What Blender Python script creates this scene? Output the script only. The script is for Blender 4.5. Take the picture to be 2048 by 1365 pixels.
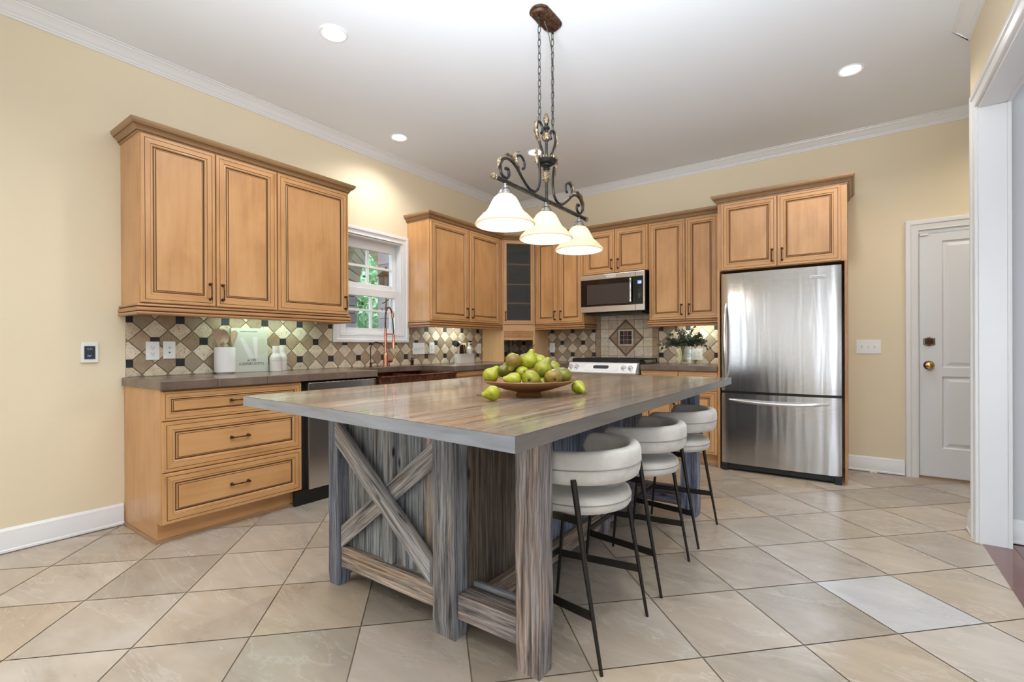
import bpy, bmesh, math, random
from math import pi, sin, cos, radians as R_
from mathutils import Vector, Matrix
S = bpy.context.scene
COL = S.collection
for o in list(bpy.data.objects): bpy.data.objects.remove(o)

# ------------------------------------------------------------ camera
def make_camera():
    yaw, p, r = R_(35.496), R_(-.0773), R_(-.237)
    f = Vector((-sin(yaw), cos(yaw), 0)); rt = Vector((cos(yaw), sin(yaw), 0)); up = Vector((0, 0, 1))
    W = f*cos(p) + up*sin(p); u2 = -f*sin(p) + up*cos(p)
    Rr = rt*cos(r) + u2*sin(r); U = -rt*sin(r) + u2*cos(r)
    cd = bpy.data.cameras.new('camera'); c = bpy.data.objects.new('camera', cd); COL.objects.link(c)
    cd.sensor_fit = 'HORIZONTAL'; cd.sensor_width = 36.0; cd.lens = 958.93*36.0/2048
    cd.shift_y = (695.27-682.5)/2048; cd.clip_start = .02
    m = Matrix((Rr, U, -W)).transposed().to_4x4(); m.translation = Vector((0, 0, 1.12))
    c.matrix_world = m; S.camera = c
make_camera()
# ------------------------------------------------------------ world, exposure, daylight
S.view_settings.view_transform = 'Standard'; S.view_settings.look = 'None'
S.view_settings.gamma = 1; S.view_settings.use_curve_mapping = False
S.view_settings.exposure = 0.0
def make_world():
    w = bpy.data.worlds.new('world'); S.world = w; w.use_nodes = True
    n = w.node_tree; n.nodes.clear()
    o = n.nodes.new('ShaderNodeOutputWorld'); b = n.nodes.new('ShaderNodeBackground')
    b.inputs[0].default_value = (.80, .90, 1, 1); b.inputs[1].default_value = 2.8
    n.links.new(b.outputs[0], o.inputs[0])
make_world()
def area(name, loc, rot, sx, sy, power, col, spread=180):
    l = bpy.data.lights.new(name, 'AREA'); l.shape = 'RECTANGLE'; l.size = sx; l.size_y = sy
    l.energy = power; l.color = col; l.spread = R_(spread)
    o = bpy.data.objects.new(name, l); COL.objects.link(o); o.location = loc; o.rotation_euler = rot
    return o
# daylight entering through the openings of the rear wall (behind the camera)
area('rear_daylight', (-3.2, -3.1, 1.35), (R_(118), 0, 0), .9, 2.1, 8, (.80, .90, 1))
area('rear_daylight', (-1.15, -3.1, 1.35), (R_(110), 0, 0), .22, 2.1, 3.5, (.82, .91, 1))
area('rear_daylight', (1.45, -3.1, 1.35), (R_(118), 0, 0), 2.3, 2.1, 48, (.80, .90, 1))
area('hall_daylight_lamp', (4.4, -.6, 1.4), (0, R_(112), 0), 2.1, 3.6, 70, (.80, .90, 1))  # lamp added inside the hall as daylight; its side wall has no window
# unseen area light added near the camera, aimed up to brighten the ceiling
area('added_ceiling_fill', (-.35, .2, 1.55), (R_(180-24), 0, R_(20)), 1.0, 1.0, 118, (.84, .92, 1), 125)

WX, WY, CZ = -3.794, 5.296, 3.035       # left wall plane, back wall plane, ceiling
# ------------------------------------------------------------ materials
MATS = {}
class NT:
    def __init__(s, name):
        m = bpy.data.materials.new(name); m.use_nodes = True; s.m = m; s.t = m.node_tree
        s.n = s.t.nodes; s.n.clear(); s.out = s.n.new('ShaderNodeOutputMaterial')
        MATS[name] = m
    def new(s, typ, **k):
        x = s.n.new(typ)
        for a, v in k.items(): setattr(x, a, v)
        return x
    def link(s, a, b): s.t.links.new(a, b)
    def bsdf(s, col=(.8, .8, .8), rough=.5, metal=0, **k):
        b = s.n.new('ShaderNodeBsdfPrincipled'); s.b = b
        if isinstance(col, tuple): b.inputs['Base Color'].default_value = (*col, 1)
        else: s.link(col, b.inputs['Base Color'])
        if isinstance(rough, (int, float)): b.inputs['Roughness'].default_value = rough
        else: s.link(rough, b.inputs['Roughness'])
        b.inputs['Metallic'].default_value = metal
        for a, v in k.items(): b.inputs[a.replace('_', ' ')].default_value = v
        s.link(b.outputs[0], s.out.inputs[0]); return b
    def coord(s, kind='Object', scale=(1, 1, 1), rot=(0, 0, 0)):
        if kind == 'UVMap': c = s.new('ShaderNodeUVMap').outputs[0]
        elif kind == 'Pos': c = s.new('ShaderNodeNewGeometry').outputs['Position']
        else: c = s.new('ShaderNodeTexCoord').outputs[kind]
        mp = s.new('ShaderNodeMapping'); mp.inputs['Scale'].default_value = scale; mp.inputs['Rotation'].default_value = rot
        s.link(c, mp.inputs[0]); return mp.outputs[0]
    def noise(s, vec, scale=5, detail=4, rough=.55, dist=0, fac=True):
        x = s.new('ShaderNodeTexNoise'); x.inputs['Scale'].default_value = scale; x.inputs['Detail'].default_value = detail
        x.inputs['Roughness'].default_value = rough; x.inputs['Distortion'].default_value = dist
        s.link(vec, x.inputs['Vector']); return x.outputs[0] if fac else x.outputs[1]
    def ramp(s, fac, stops, interp='LINEAR'):
        x = s.new('ShaderNodeValToRGB'); x.color_ramp.interpolation = interp; e = x.color_ramp.elements
        while len(e) < len(stops): e.new(.5)
        for i, (p, c) in enumerate(stops):
            e[i].position = p; e[i].color = (*c, 1) if isinstance(c, tuple) else (c, c, c, 1)
        s.link(fac, x.inputs[0]); return x.outputs[0]
    def mix(s, a, b, fac, blend='MIX'):
        x = s.new('ShaderNodeMix'); x.data_type = 'RGBA'; x.blend_type = blend
        for i, v in ((0, fac), (6, a), (7, b)):
            if isinstance(v, (int, float)): x.inputs[i].default_value = v if i == 0 else (v, v, v, 1)
            elif isinstance(v, tuple): x.inputs[i].default_value = (*v, 1)
            else: s.link(v, x.inputs[i])
        return x.outputs[2]
    def math(s, op, a, b=0, c=0):
        x = s.new('ShaderNodeMath'); x.operation = op
        for i, v in enumerate((a, b, c)):
            if isinstance(v, (int, float)): x.inputs[i].default_value = v
            else: s.link(v, x.inputs[i])
        return x.outputs[0]
    def attr(s, name, out='Color'): 
        x = s.new('ShaderNodeAttribute'); x.attribute_name = name; return x.outputs[out]
    def bump(s, h, strength=.3, dist=.002):
        x = s.new('ShaderNodeBump'); x.inputs['Strength'].default_value = strength; x.inputs['Distance'].default_value = dist
        s.link(h, x.inputs['Height']); s.link(x.outputs[0], s.b.inputs['Normal'])
def plain(name, col, rough=.5, metal=0, **k):
    t = NT(name); t.bsdf(col, rough, metal, **k); return t
def wallpaint(name, col, rough=.75):
    t = NT(name); v = t.coord('Pos'); n = t.noise(v, 1.3, 3); c = t.mix(tuple(x*.96 for x in col), col, n)
    t.bsdf(c, rough); t.bump(t.noise(v, 260, 3), .12, .001)
wallpaint('wall_yellow', (.82, .705, .505)); wallpaint('wall_grey', (.66, .67, .69)); wallpaint('ceiling_white', (.85, .885, .93))
plain('trim_white', (.80, .80, .80), .32); plain('door_white', (.76, .77, .79), .38)
plain('glaze', (.075, .034, .014), .5); plain('black', (.008, .008, .009), .35); plain('black_gloss', (.006, .006, .007), .04)
plain('dark_gap', (.012, .010, .010), .8)
def wood(name, c0, c1, c2, rough=.36, sc=(26, 1.6, 1)):
    t = NT(name); uv = t.coord('UVMap', sc); oi = t.new('ShaderNodeObjectInfo')
    vm = t.new('ShaderNodeVectorMath', operation='ADD'); t.link(uv, vm.inputs[0])
    cb = t.new('ShaderNodeCombineXYZ'); t.link(t.math('MULTIPLY', oi.outputs['Random'], 60), cb.inputs[0]); t.link(t.math('MULTIPLY', oi.outputs['Random'], 37), cb.inputs[1]); t.link(cb.outputs[0], vm.inputs[1])
    n1 = t.noise(vm.outputs[0], 1.0, 5, .6, .6)
    uv2 = t.coord('UVMap', (5, 2.6, 1)); vm2 = t.new('ShaderNodeVectorMath', operation='ADD'); t.link(uv2, vm2.inputs[0]); t.link(cb.outputs[0], vm2.inputs[1])
    n2 = t.noise(vm2.outputs[0], 1.0, 3, .5, .4)
    c = t.ramp(t.math('MULTIPLY_ADD', n2, .6, t.math('MULTIPLY', n1, .4)), [(.3, c0), (.5, c1), (.72, c2)])
    t.bsdf(c, rough); t.b.inputs['Coat Weight'].default_value = .25; t.b.inputs['Coat Roughness'].default_value = .2
    t.bump(n1, .08, .001)
wood('maple', (.46, .225, .085), (.60, .315, .125), (.68, .385, .17))
wood('maple_pale', (.60, .34, .15), (.70, .43, .20), (.76, .49, .25), .42)
wood('crown_wood', (.26, .145, .065), (.32, .18, .08), (.38, .22, .10), .4, (3, 10, 1))
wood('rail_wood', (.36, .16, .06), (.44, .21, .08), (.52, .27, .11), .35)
def barn():
    t = NT('barnwood'); uv = t.coord('UVMap', (55, 2.2, 1)); tint = t.attr('tint')
    n1 = t.noise(uv, 1, 6, .7, .5); uv2 = t.coord('UVMap', (9, 1.6, 1)); n2 = t.noise(uv2, 1, 4, .6, 1.2)
    uv3 = t.coord('UVMap', (160, 5, 1)); n3 = t.noise(uv3, 1, 3, .6)
    streak = t.ramp(n1, [(.32, .08), (.43, .40), (.56, .74), (.72, 1.15)])
    fine = t.ramp(n3, [(.32, .45), (.55, 1.15)])
    g = t.mix(streak, fine, 1, 'MULTIPLY')
    warm = t.mix((.97, .99, 1.03), (1.10, .95, .82), t.ramp(n2, [(.48, 0.), (.70, 1.)]))
    c = t.mix(t.mix(t.mix(tint, (1.2, 1.2, 1.2), 1, 'MULTIPLY'), g, 1, 'MULTIPLY'), warm, 1, 'MULTIPLY')
    kn = t.new('ShaderNodeTexVoronoi'); kn.inputs['Scale'].default_value = 1; t.link(t.coord('UVMap', (9, 3.2, 1)), kn.inputs['Vector'])
    c = t.mix(c, (.02, .015, .012), t.ramp(kn.outputs['Distance'], [(.05, .95), (.11, 0.)]))
    t.bsdf(c, .82); t.bump(t.math('ADD', n1, t.math('MULTIPLY', n3, .5)), .9, .004)
barn()
def top_wood():
    t = NT('island_top_wood'); tint = t.attr('tint'); uv = t.coord('UVMap', (34, 1.1, 1)); n1 = t.noise(uv, 1, 6, .65, .7)
    n2 = t.noise(t.coord('UVMap', (7, .8, 1)), 1, 4, .6, .8)
    g = t.ramp(n1, [(.32, .38), (.5, .85), (.68, 1.45)])
    c = t.mix(tint, g, 1, 'MULTIPLY'); c = t.mix(c, (.34, .29, .23), t.ramp(n2, [(.50, 0.), (.72, .6)]))
    n4 = t.noise(t.coord('UVMap', (70, 1.6, 1)), 1, 5, .7, .5)
    c = t.mix(c, (.55, .50, .44), t.ramp(n4, [(.62, 0.), (.70, .75)]))
    t.bsdf(c, .26); t.b.inputs['Coat Weight'].default_value = .45; t.b.inputs['Coat Roughness'].default_value = .08
    t.bump(t.math('ADD', n1, t.math('MULTIPLY', n2, 1.4)), .10, .002)
top_wood()
def edge_wood():
    t = NT('island_edge_wood'); uv = t.coord('UVMap', (40, 2.5, 1)); n1 = t.noise(uv, 1, 5, .6, .5); n2 = t.noise(t.coord('UVMap', (8, 2, 1)), 1, 3)
    c = t.ramp(t.math('MULTIPLY_ADD', n1, .5, t.math('MULTIPLY', n2, .5)), [(.32, .62), (.5, 1.), (.66, 1.25)])
    t.bsdf(t.mix(c, t.attr('tint'), 1, 'MULTIPLY'), .34); t.bump(n1, .2, .001)
edge_wood()
def tilemat(name, rough, kind):
    t = NT(name); tint = t.attr('tint'); v = t.coord('Pos')
    if kind == 'floor':
        off = t.new('ShaderNodeVectorMath', operation='ADD'); t.link(v, off.inputs[0])
        s2 = t.new('ShaderNodeVectorMath', operation='SCALE'); t.link(t.attr('rnd'), s2.inputs[0]); s2.inputs['Scale'].default_value = 30; t.link(s2.outputs[0], off.inputs[1])
        mp = t.new('ShaderNodeMapping'); mp.inputs['Rotation'].default_value = (0, 0, R_(20)); mp.inputs['Scale'].default_value = (1.6, 5.5, 1); t.link(off.outputs[0], mp.inputs[0])
        n1 = t.noise(mp.outputs[0], 1.3, 7, .66, .5); n2 = t.noise(off.outputs[0], 2.2, 3); n3 = t.noise(mp.outputs[0], 14, 4, .6)
        c = t.mix(tint, t.ramp(n1, [(.3, .84), (.5, .98), (.68, 1.08)]), 1, 'MULTIPLY')
        c = t.mix(c, (.72, .68, .63), t.ramp(n2, [(.52, 0.), (.75, .30)]))
        c = t.mix(c, (.38, .28, .19), t.ramp(n1, [(.25, .45), (.37, 0.)]))
        vn = t.noise(mp.outputs[0], .55, 6, .62, .7); band = t.math('ABSOLUTE', t.math('SUBTRACT', vn, .5))
        c = t.mix(c, (.86, .84, .80), t.ramp(band, [(.0, .13), (.014, 0.)]))
        c = t.mix(c, (.30, .22, .16), t.ramp(n3, [(.24, .6), (.31, 0.)]))
        t.bsdf(c, t.ramp(n1, [(.3, .30), (.7, .20)])); t.bump(n3, .05, .001)
    else:
        n1 = t.noise(v, 14, 5); pit = t.noise(v, 170, 3, .5); pit2 = t.noise(v, 75, 4, .6, .4)
        c = t.mix(tint, t.ramp(n1, [(.3, .85), (.7, 1.15)]), 1, 'MULTIPLY')
        pm = t.math('MAXIMUM', t.ramp(pit, [(.33, 1.), (.40, 0.)]), t.ramp(pit2, [(.33, 1.), (.37, 0.)]))
        pm = t.math('MULTIPLY', pm, t.attr('rnd', 'Fac'))
        c = t.mix(c, (.14, .09, .055), pm); t.bsdf(c, rough); t.bump(pm, -.8, .003)
tilemat('floor_tile', .25, 'floor'); tilemat('splash_tile', .6, 'splash')
plain('floor_grout', (.30, .235, .16), .8); plain('splash_grout', (.17, .115, .07), .9)
def counter():
    t = NT('counter_tile'); v = t.coord('Pos'); n = t.noise(v, 7, 5); tint = t.attr('tint')
    c = t.mix(tint, t.ramp(n, [(.3, .75), (.7, 1.25)]), 1, 'MULTIPLY'); t.bsdf(c, .22); t.bump(t.noise(v, 40, 4), .1, .001)
counter(); plain('counter_joint', (.07, .05, .04), .7)
def floorwood():
    t = NT('red_floor_wood'); tint = t.attr('tint'); uv = t.coord('UVMap', (30, 1.5, 1)); n = t.noise(uv, 1, 5, .6, .5)
    t.bsdf(t.mix(tint, t.ramp(n, [(.3, .7), (.7, 1.3)]), 1, 'MULTIPLY'), .25); t.b.inputs['Coat Weight'].default_value = .5
floorwood()
def steel(name, col=(.62, .62, .62), rough=.22, wav=.0, sc=(60, 60, 1.0)):
    t = NT(name); t.bsdf(col, rough, 1.0)
    br = t.noise(t.coord('Object', sc), 3, 4, .6); t.b.inputs['Anisotropic'].default_value = .5
    if wav:
        w = t.noise(t.coord('Object', (12, 1, .9)), 1.0, 1.5, .5, .4)
        h = t.math('ADD', t.math('MULTIPLY', w, wav), t.math('MULTIPLY', br, .00012)); t.bump(h, 1.0, 1.0)
    else: t.bump(br, .06, .001)
steel('stainless_wavy', (.55, .55, .56), .19, .0042, (3, 3, 260)); steel('stainless', (.62, .61, .59), .26, 0, (3, 3, 260)); steel('stainless_light', (.78, .78, .78), .20)
plain('control_silver', (.72, .73, .75), .3, .35); plain('stool_metal', (.028, .024, .020), .34, .6)
def fabric(name, col, sc=900):
    t = NT(name); v = t.coord('Object'); n = t.noise(v, 11, 4, .6, .3); t.bsdf(t.mix(tuple(x*.86 for x in col), col, t.ramp(n, [(.38, 0.), (.6, 1.)])), .9)
    t.b.inputs['Sheen Weight'].default_value = .35; t.b.inputs['Sheen Roughness'].default_value = .4; t.bump(t.noise(v, 320, 3), .2, .001)
fabric('stool_fabric', (.67, .63, .57)); plain('piping', (.30, .28, .26), .9)
def bronze(name, c0, c1, rough, metal, sc=40):
    t = NT(name); n = t.noise(t.coord('Object'), sc, 4); t.bsdf(t.mix(c0, c1, t.ramp(n, [(.4, 0.), (.62, 1.)])), rough, metal); t.bump(n, .2, .001)
bronze('handle_bronze', (.045, .020, .012), (.13, .055, .03), .35, .8, 90); bronze('iron_dark', (.030, .030, .028), (.055, .055, .052), .38, .7); bronze('gold_bronze', (.10, .065, .035), (.42, .33, .21), .42, .6, 120)
bronze('canopy_bronze', (.05, .022, .012), (.13, .065, .035), .5, .5, 70); bronze('pewter', (.16, .15, .13), (.46, .44, .40), .35, .8, 150)
def shadeglass():
    t = NT('shade_glass'); b = t.bsdf((.82, .76, .64), .35); b.inputs['Subsurface Weight'].default_value = 0
    tr = t.new('ShaderNodeBsdfTranslucent'); tr.inputs[0].default_value = (.92, .84, .68, 1); mx = t.new('ShaderNodeMixShader'); mx.inputs[0].default_value = .50
    t.link(b.outputs[0], mx.inputs[1]); t.link(tr.outputs[0], mx.inputs[2]); t.link(mx.outputs[0], t.out.inputs[0])
shadeglass()
def emit(name, col, s):
    t = NT(name); e = t.new('ShaderNodeEmission'); e.inputs[0].default_value = (*col, 1); e.inputs[1].default_value = s; t.link(e.outputs[0], t.out.inputs[0])
emit('bulb', (1, .93, .80), 9); emit('downlight', (1, .97, .92), 16); emit('screen_blue', (.25, .40, 1), 1.4); emit('screen_white', (.75, .85, 1), 3); emit('led_strip', (.86, 1, .93), 3); emit('key_text', (.55, .62, .70), .5); emit('key_text_blue', (.02, .26, .36), .5)
bronze('copper', (.62, .27, .18), (.78, .38, .26), .24, 1.0, 20); bronze('copper_sink', (.10, .038, .022), (.20, .08, .045), .38, .8, 30); plain('chrome', (.7, .7, .7), .12, 1)
plain('rubber', (.010, .010, .011), .5); plain('plate_white', (.82, .82, .80), .3); plain('slot', (.06, .06, .06), .6); plain('stone_beige', (.66, .61, .56), .75); plain('crock_white', (.76, .73, .71), .6)
plain('book_cover', (.50, .485, .43), .45); plain('book_pages', (.75, .72, .65), .8); plain('ink', (.02, .02, .02), .7); plain('ghost_white', (.60, .585, .58), .5); plain('ghost_tan', (.47, .45, .36), .5)
wood('spoon_wood', (.35, .22, .14), (.45, .30, .20), (.52, .36, .25), .6); wood('bowl_wood', (.17, .065, .02), (.24, .10, .032), (.32, .15, .05), .4, (10, 3, 1))
wood('pale_wood', (.56, .43, .25), (.64, .50, .30), (.70, .56, .36), .6)
plain('screen_dark', (.04, .05, .06), .15); plain('brass', (.62, .42, .13), .22, 1); plain('gasket', (.35, .24, .15), .6)
plain('cabinet_inside', (.20, .195, .18), .7)
def glass(name, col=(1, 1, 1), rough=0, thin=.10):
    t = NT(name); tr = t.new('ShaderNodeBsdfTransparent'); tr.inputs[0].default_value = (*col, 1); g = t.new('ShaderNodeBsdfGlossy'); g.inputs['Roughness'].default_value = rough
    g.inputs[0].default_value = (1, 1, 1, 1); lw = t.new('ShaderNodeLayerWeight'); lw.inputs[0].default_value = .35
    mx = t.new('ShaderNodeMixShader'); t.link(t.math('MULTIPLY_ADD', lw.outputs['Facing'], .5, thin*.5), mx.inputs[0]); t.link(tr.outputs[0], mx.inputs[1]); t.link(g.outputs[0], mx.inputs[2]); t.link(mx.outputs[0], t.out.inputs[0])
glass('pane_glass', (.95, .97, .98), 0, .06); glass('vase_glass', (.97, .98, .94), .02, .10); glass('water_glass', (.95, .96, .88), .02, .04)
def seeded():
    t = NT('seeded_glass'); b = t.bsdf((.10, .10, .095), .25); tr = t.new('ShaderNodeBsdfTransparent'); tr.inputs[0].default_value = (.8, .8, .78, 1)
    mx = t.new('ShaderNodeMixShader'); mx.inputs[0].default_value = .30; t.link(tr.outputs[0], mx.inputs[1]); t.link(b.outputs[0], mx.inputs[2]); t.link(mx.outputs[0], t.out.inputs[0])
    v = t.new('ShaderNodeTexVoronoi'); v.inputs['Scale'].default_value = 45; t.link(t.coord('Object'), v.inputs['Vector']); t.bump(t.ramp(v.outputs['Distance'], [(.0, 1.), (.25, 0.)]), .6, .003)
seeded()
def pearmat(name, c0, c1, c2):
    t = NT(name); v = t.coord('Object'); n = t.noise(v, 22, 4); oi = t.new('ShaderNodeObjectInfo')
    c = t.mix(c0, c1, t.ramp(n, [(.38, 0.), (.62, 1.)])); n2 = t.noise(v, 14, 3, .6, .5); c = t.mix(c, c2, t.ramp(n2, [(.54, 0.), (.68, .8)]))
    vo = t.new('ShaderNodeTexVoronoi'); vo.inputs['Scale'].default_value = 190; t.link(v, vo.inputs['Vector'])
    c = t.mix(c, (.10, .07, .01), t.ramp(vo.outputs['Distance'], [(.12, .8), (.24, 0.)]))
    vo2 = t.new('ShaderNodeTexVoronoi'); vo2.inputs['Scale'].default_value = 48; t.link(v, vo2.inputs['Vector'])
    c = t.mix(c, (.045, .03, .01), t.ramp(vo2.outputs['Distance'], [(.07, .9), (.12, 0.)]))
    t.bsdf(c, .38); t.bump(n, .1, .002)
pearmat('pear_green', (.19, .20, .010), (.30, .29, .014), (.12, .11, .012)); pearmat('pear_bright', (.27, .29, .012), (.40, .39, .02), (.20, .20, .012)); pearmat('pear_brown', (.22, .18, .014), (.24, .14, .018), (.15, .075, .015)); pearmat('pear_dark', (.11, .115, .010), (.20, .19, .015), (.07, .055, .010))
plain('pear_stem', (.045, .028, .015), .8)
def leafm(name, a, b, tr=.0):
    t = NT(name); n = t.noise(t.coord('Object'), 30, 2); t.bsdf(t.mix(a, b, n), .55)
leafm('eucalyptus_leaf', (.028, .045, .025), (.085, .105, .055)); leafm('stem_green', (.06, .07, .03), (.10, .09, .04))
leafm('tree_leaf', (.12, .34, .18), (.40, .72, .46)); plain('bark', (.10, .08, .06), .9)
def stone(name, a, b, sc=6):
    t = NT(name); v = t.coord('Pos'); n = t.noise(v, sc, 5); tint = t.attr('tint'); t.bsdf(t.mix(t.mix(a, b, n), tint, 1, 'MULTIPLY'), .85); t.bump(t.noise(v, 40, 4), .5, .01)
stone('porch_stone', (.52, .54, .62), (.86, .87, .95)); stone('porch_brick', (.46, .42, .35), (.78, .73, .62)); plain('porch_mortar', (.16, .155, .15), .9); plain('lantern_metal', (.030, .014, .012), .5, .4); plain('lawn', (.10, .18, .06), .9); plain('porch_grey', (.11, .13, .15), .8)

# ------------------------------------------------------------ mesh helpers
class MB:
    """collects polygons; coordinates are given relative to org"""
    def __init__(s, org=(0, 0, 0)):
        s.v = []; s.f = []; s.m = []; s.uv = []; s.t = []; s.o = Vector(org); s.tint = (1, 1, 1); s.rnd = None; s.r = []; s.du = 0
    def face(s, pts, mat=0, g=None, uvs=None):
        P = [Vector(p) for p in pts]; i = len(s.v); s.v += [p-s.o for p in P]; s.f.append(list(range(i, i+len(P)))); s.m.append(mat)
        if uvs is None:
            n = Vector((0, 0, 0))
            for k in range(len(P)): n += P[k].cross(P[(k+1) % len(P)])
            if n.length < 1e-12: n = Vector((0, 0, 1))
            n.normalize()
            gg = Vector(g) if g is not None else Vector((0, 0, 1)); gg = gg - n*gg.dot(n)
            if gg.length < .2: gg = Vector((1, 0, 0)) if abs(n.x) < .9 else Vector((0, 1, 0)); gg = gg - n*gg.dot(n)
            gg.normalize(); a = gg.cross(n); uvs = [(p.dot(a)+s.du+n.x*1.3+n.y*.7, p.dot(gg)+s.du*.7) for p in P]
        s.uv.append(uvs); s.t.append(s.tint); s.r.append(s.rnd)
    def box(s, x0, x1, y0, y1, z0, z1, mat=0, g=(0, 0, 1)):
        a = [(x0, y0, z0), (x1, y0, z0), (x1, y1, z0), (x0, y1, z0), (x0, y0, z1), (x1, y0, z1), (x1, y1, z1), (x0, y1, z1)]
        for q in ((3, 2, 1, 0), (4, 5, 6, 7), (0, 1, 5, 4), (1, 2, 6, 5), (2, 3, 7, 6), (3, 0, 4, 7)): s.face([a[k] for k in q], mat, g)
    def obox(s, c, ax, ay, az, mat=0, g=None):
        c, ax, ay, az = map(Vector, (c, ax, ay, az)); a = [c+ax*i+ay*j+az*k for k in (-1, 1) for i, j in ((-1, -1), (1, -1), (1, 1), (-1, 1))]
        for q in ((3, 2, 1, 0), (4, 5, 6, 7), (0, 1, 5, 4), (1, 2, 6, 5), (2, 3, 7, 6), (3, 0, 4, 7)): s.face([a[k] for k in q], mat, g or az)
    def tube(s, pts, r, seg=8, mat=0, cap=True, closed=False, flat=1.0):
        P = [Vector(p) for p in pts]; n = len(P); rr = r if isinstance(r, (list, tuple)) else [r]*n
        T = []
        for i in range(n):
            a = P[(i-1) % n] if (closed or i > 0) else P[i]; b = P[(i+1) % n] if (closed or i < n-1) else P[i]
            d = (b-a); T.append(d.normalized() if d.length > 1e-9 else Vector((0, 0, 1)))
        up = Vector((0, 0, 1)) if abs(T[0].z) < .9 else Vector((1, 0, 0)); N = (up - T[0]*up.dot(T[0])).normalized(); rings = []; L = 0
        for i in range(n):
            N = (N - T[i]*N.dot(T[i])); N = N.normalized() if N.length > 1e-6 else Vector((1, 0, 0)); B = T[i].cross(N)
            rings.append([P[i]+(N*cos(2*pi*k/seg)+B*sin(2*pi*k/seg)*flat)*rr[i] for k in range(seg)])
        for i in range(n if closed else n-1):
            j = (i+1) % n; L2 = L+(P[j]-P[i]).length
            for k in range(seg):
                q = (k+1) % seg; u0, u1 = k/seg*.1, (k+1)/seg*.1
                s.face([rings[i][k], rings[i][q], rings[j][q], rings[j][k]], mat, uvs=[(u0, L), (u1, L), (u1, L2), (u0, L2)])
            L = L2
        if cap and not closed:
            s.face(rings[0][::-1], mat); s.face(rings[-1], mat)
    def lathe(s, prof, c=(0, 0, 0), seg=32, mat=0, axis='z', rib=None, M=None):
        """prof: list of (radius, height)"""
        c = Vector(c); rings = []
        for r, h in prof:
            ring = []
            for k in range(seg):
                a = 2*pi*k/seg; q = r*(1+(rib(a, h) if rib else 0)); p = Vector((q*cos(a), q*sin(a), h))
                if axis == 'x': p = Vector((p.z, p.x, p.y))
                elif axis == 'y': p = Vector((p.x, -p.z, p.y))
                elif axis == '-x': p = Vector((-p.z, -p.x, p.y))
                if M is not None: p = M @ p
                ring.append(c+p)
            rings.append(ring)
        for i in range(len(rings)-1):
            for k in range(seg):
                q = (k+1) % seg
                if prof[i][0] < 1e-6: pts = [rings[i][k], rings[i+1][q], rings[i+1][k]]
                elif prof[i+1][0] < 1e-6: pts = [rings[i][k], rings[i][q], rings[i+1][k]]
                else: pts = [rings[i][k], rings[i][q], rings[i+1][q], rings[i+1][k]]
                s.face(pts, mat, uvs=[(j*.1, prof[i][1]) for j in range(len(pts))])
    def sweep(s, path, prof, f=None, closed=False, mat=0, mats=None, g=None, cap=True):
        """path: 2D points, prof: (outward-to-the-right offset, height); f maps (x,y,h) to 3D"""
        f = f or (lambda x, y, h: (x, y, h)); P = [Vector(p) for p in path]; n = len(P); offs = []
        for i in range(n):
            def nr(a, b): d = (b-a).normalized(); return Vector((d.y, -d.x))
            if closed or 0 < i < n-1:
                n1 = nr(P[(i-1) % n], P[i]); n2 = nr(P[i], P[(i+1) % n]); m = (n1+n2); m = m/max(1e-6, m.dot(n1)); offs.append(m)
            elif i == 0: offs.append(nr(P[0], P[1]))
            else: offs.append(nr(P[-2], P[-1]))
        rings = [[Vector(f(P[i].x+offs[i].x*o, P[i].y+offs[i].y*o, h)) for o, h in prof] for i in range(n)]
        for i in range(n if closed else n-1):
            j = (i+1) % n; d = rings[j][0]-rings[i][0]
            for k in range(len(prof)-1):
                s.face([rings[i][k], rings[j][k], rings[j][k+1], rings[i][k+1]], mats[k] if mats else mat, g or d)
        if cap and not closed: s.face(rings[0], mat); s.face(rings[-1][::-1], mat)
    def build(s, name, mats, parent=None, smooth=35, bevel=0, subd=0, weld=False, loc=None):
        me = bpy.data.meshes.new(name); me.from_pydata([tuple(v) for v in s.v], [], s.f)
        for m in (mats if isinstance(mats, (list, tuple)) else [mats]): me.materials.append(MATS[m])
        me.polygons.foreach_set('material_index', s.m)
        uvl = me.uv_layers.new(name='UVMap'); flat = [c for u in s.uv for p in u for c in p]; uvl.data.foreach_set('uv', flat)
        if any(t != (1, 1, 1) for t in s.t) or any(x in ('barnwood', 'island_edge_wood', 'island_top_wood', 'floor_tile', 'splash_tile', 'counter_tile', 'red_floor_wood', 'porch_stone', 'porch_brick') for x in ([mats] if isinstance(mats, str) else mats)):
            a = me.attributes.new('tint', 'FLOAT_COLOR', 'CORNER'); arr = []
            for f, t in zip(s.f, s.t): arr += [*t, 1.0]*len(f)
            a.data.foreach_set('color', arr)
        if any(r is not None for r in s.r):
            a = me.attributes.new('rnd', 'FLOAT_COLOR', 'CORNER'); arr = []
            for f, t in zip(s.f, s.r): arr += [*(t or (0, 0, 0)), 1.0]*len(f)
            a.data.foreach_set('color', arr)
        bm = bmesh.new(); bm.from_mesh(me); bmesh.ops.remove_doubles(bm, verts=bm.verts, dist=1e-5)
        bmesh.ops.recalc_face_normals(bm, faces=bm.faces); bm.to_mesh(me); bm.free()
        if smooth:
            me.polygons.foreach_set('use_smooth', [True]*len(me.polygons)); me.set_sharp_from_angle(angle=R_(smooth))
        me.update()
        o = bpy.data.objects.new(name, me); COL.objects.link(o)
        if parent is not None: o.parent = parent
        if loc is not None: o.location = loc
        if bevel:
            b = o.modifiers.new('bevel', 'BEVEL'); b.width = bevel; b.segments = 2; b.limit_method = 'ANGLE'; b.angle_limit = R_(40)
        if subd:
            b = o.modifiers.new('subd', 'SUBSURF'); b.levels = subd; b.render_levels = subd
        return o
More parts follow.
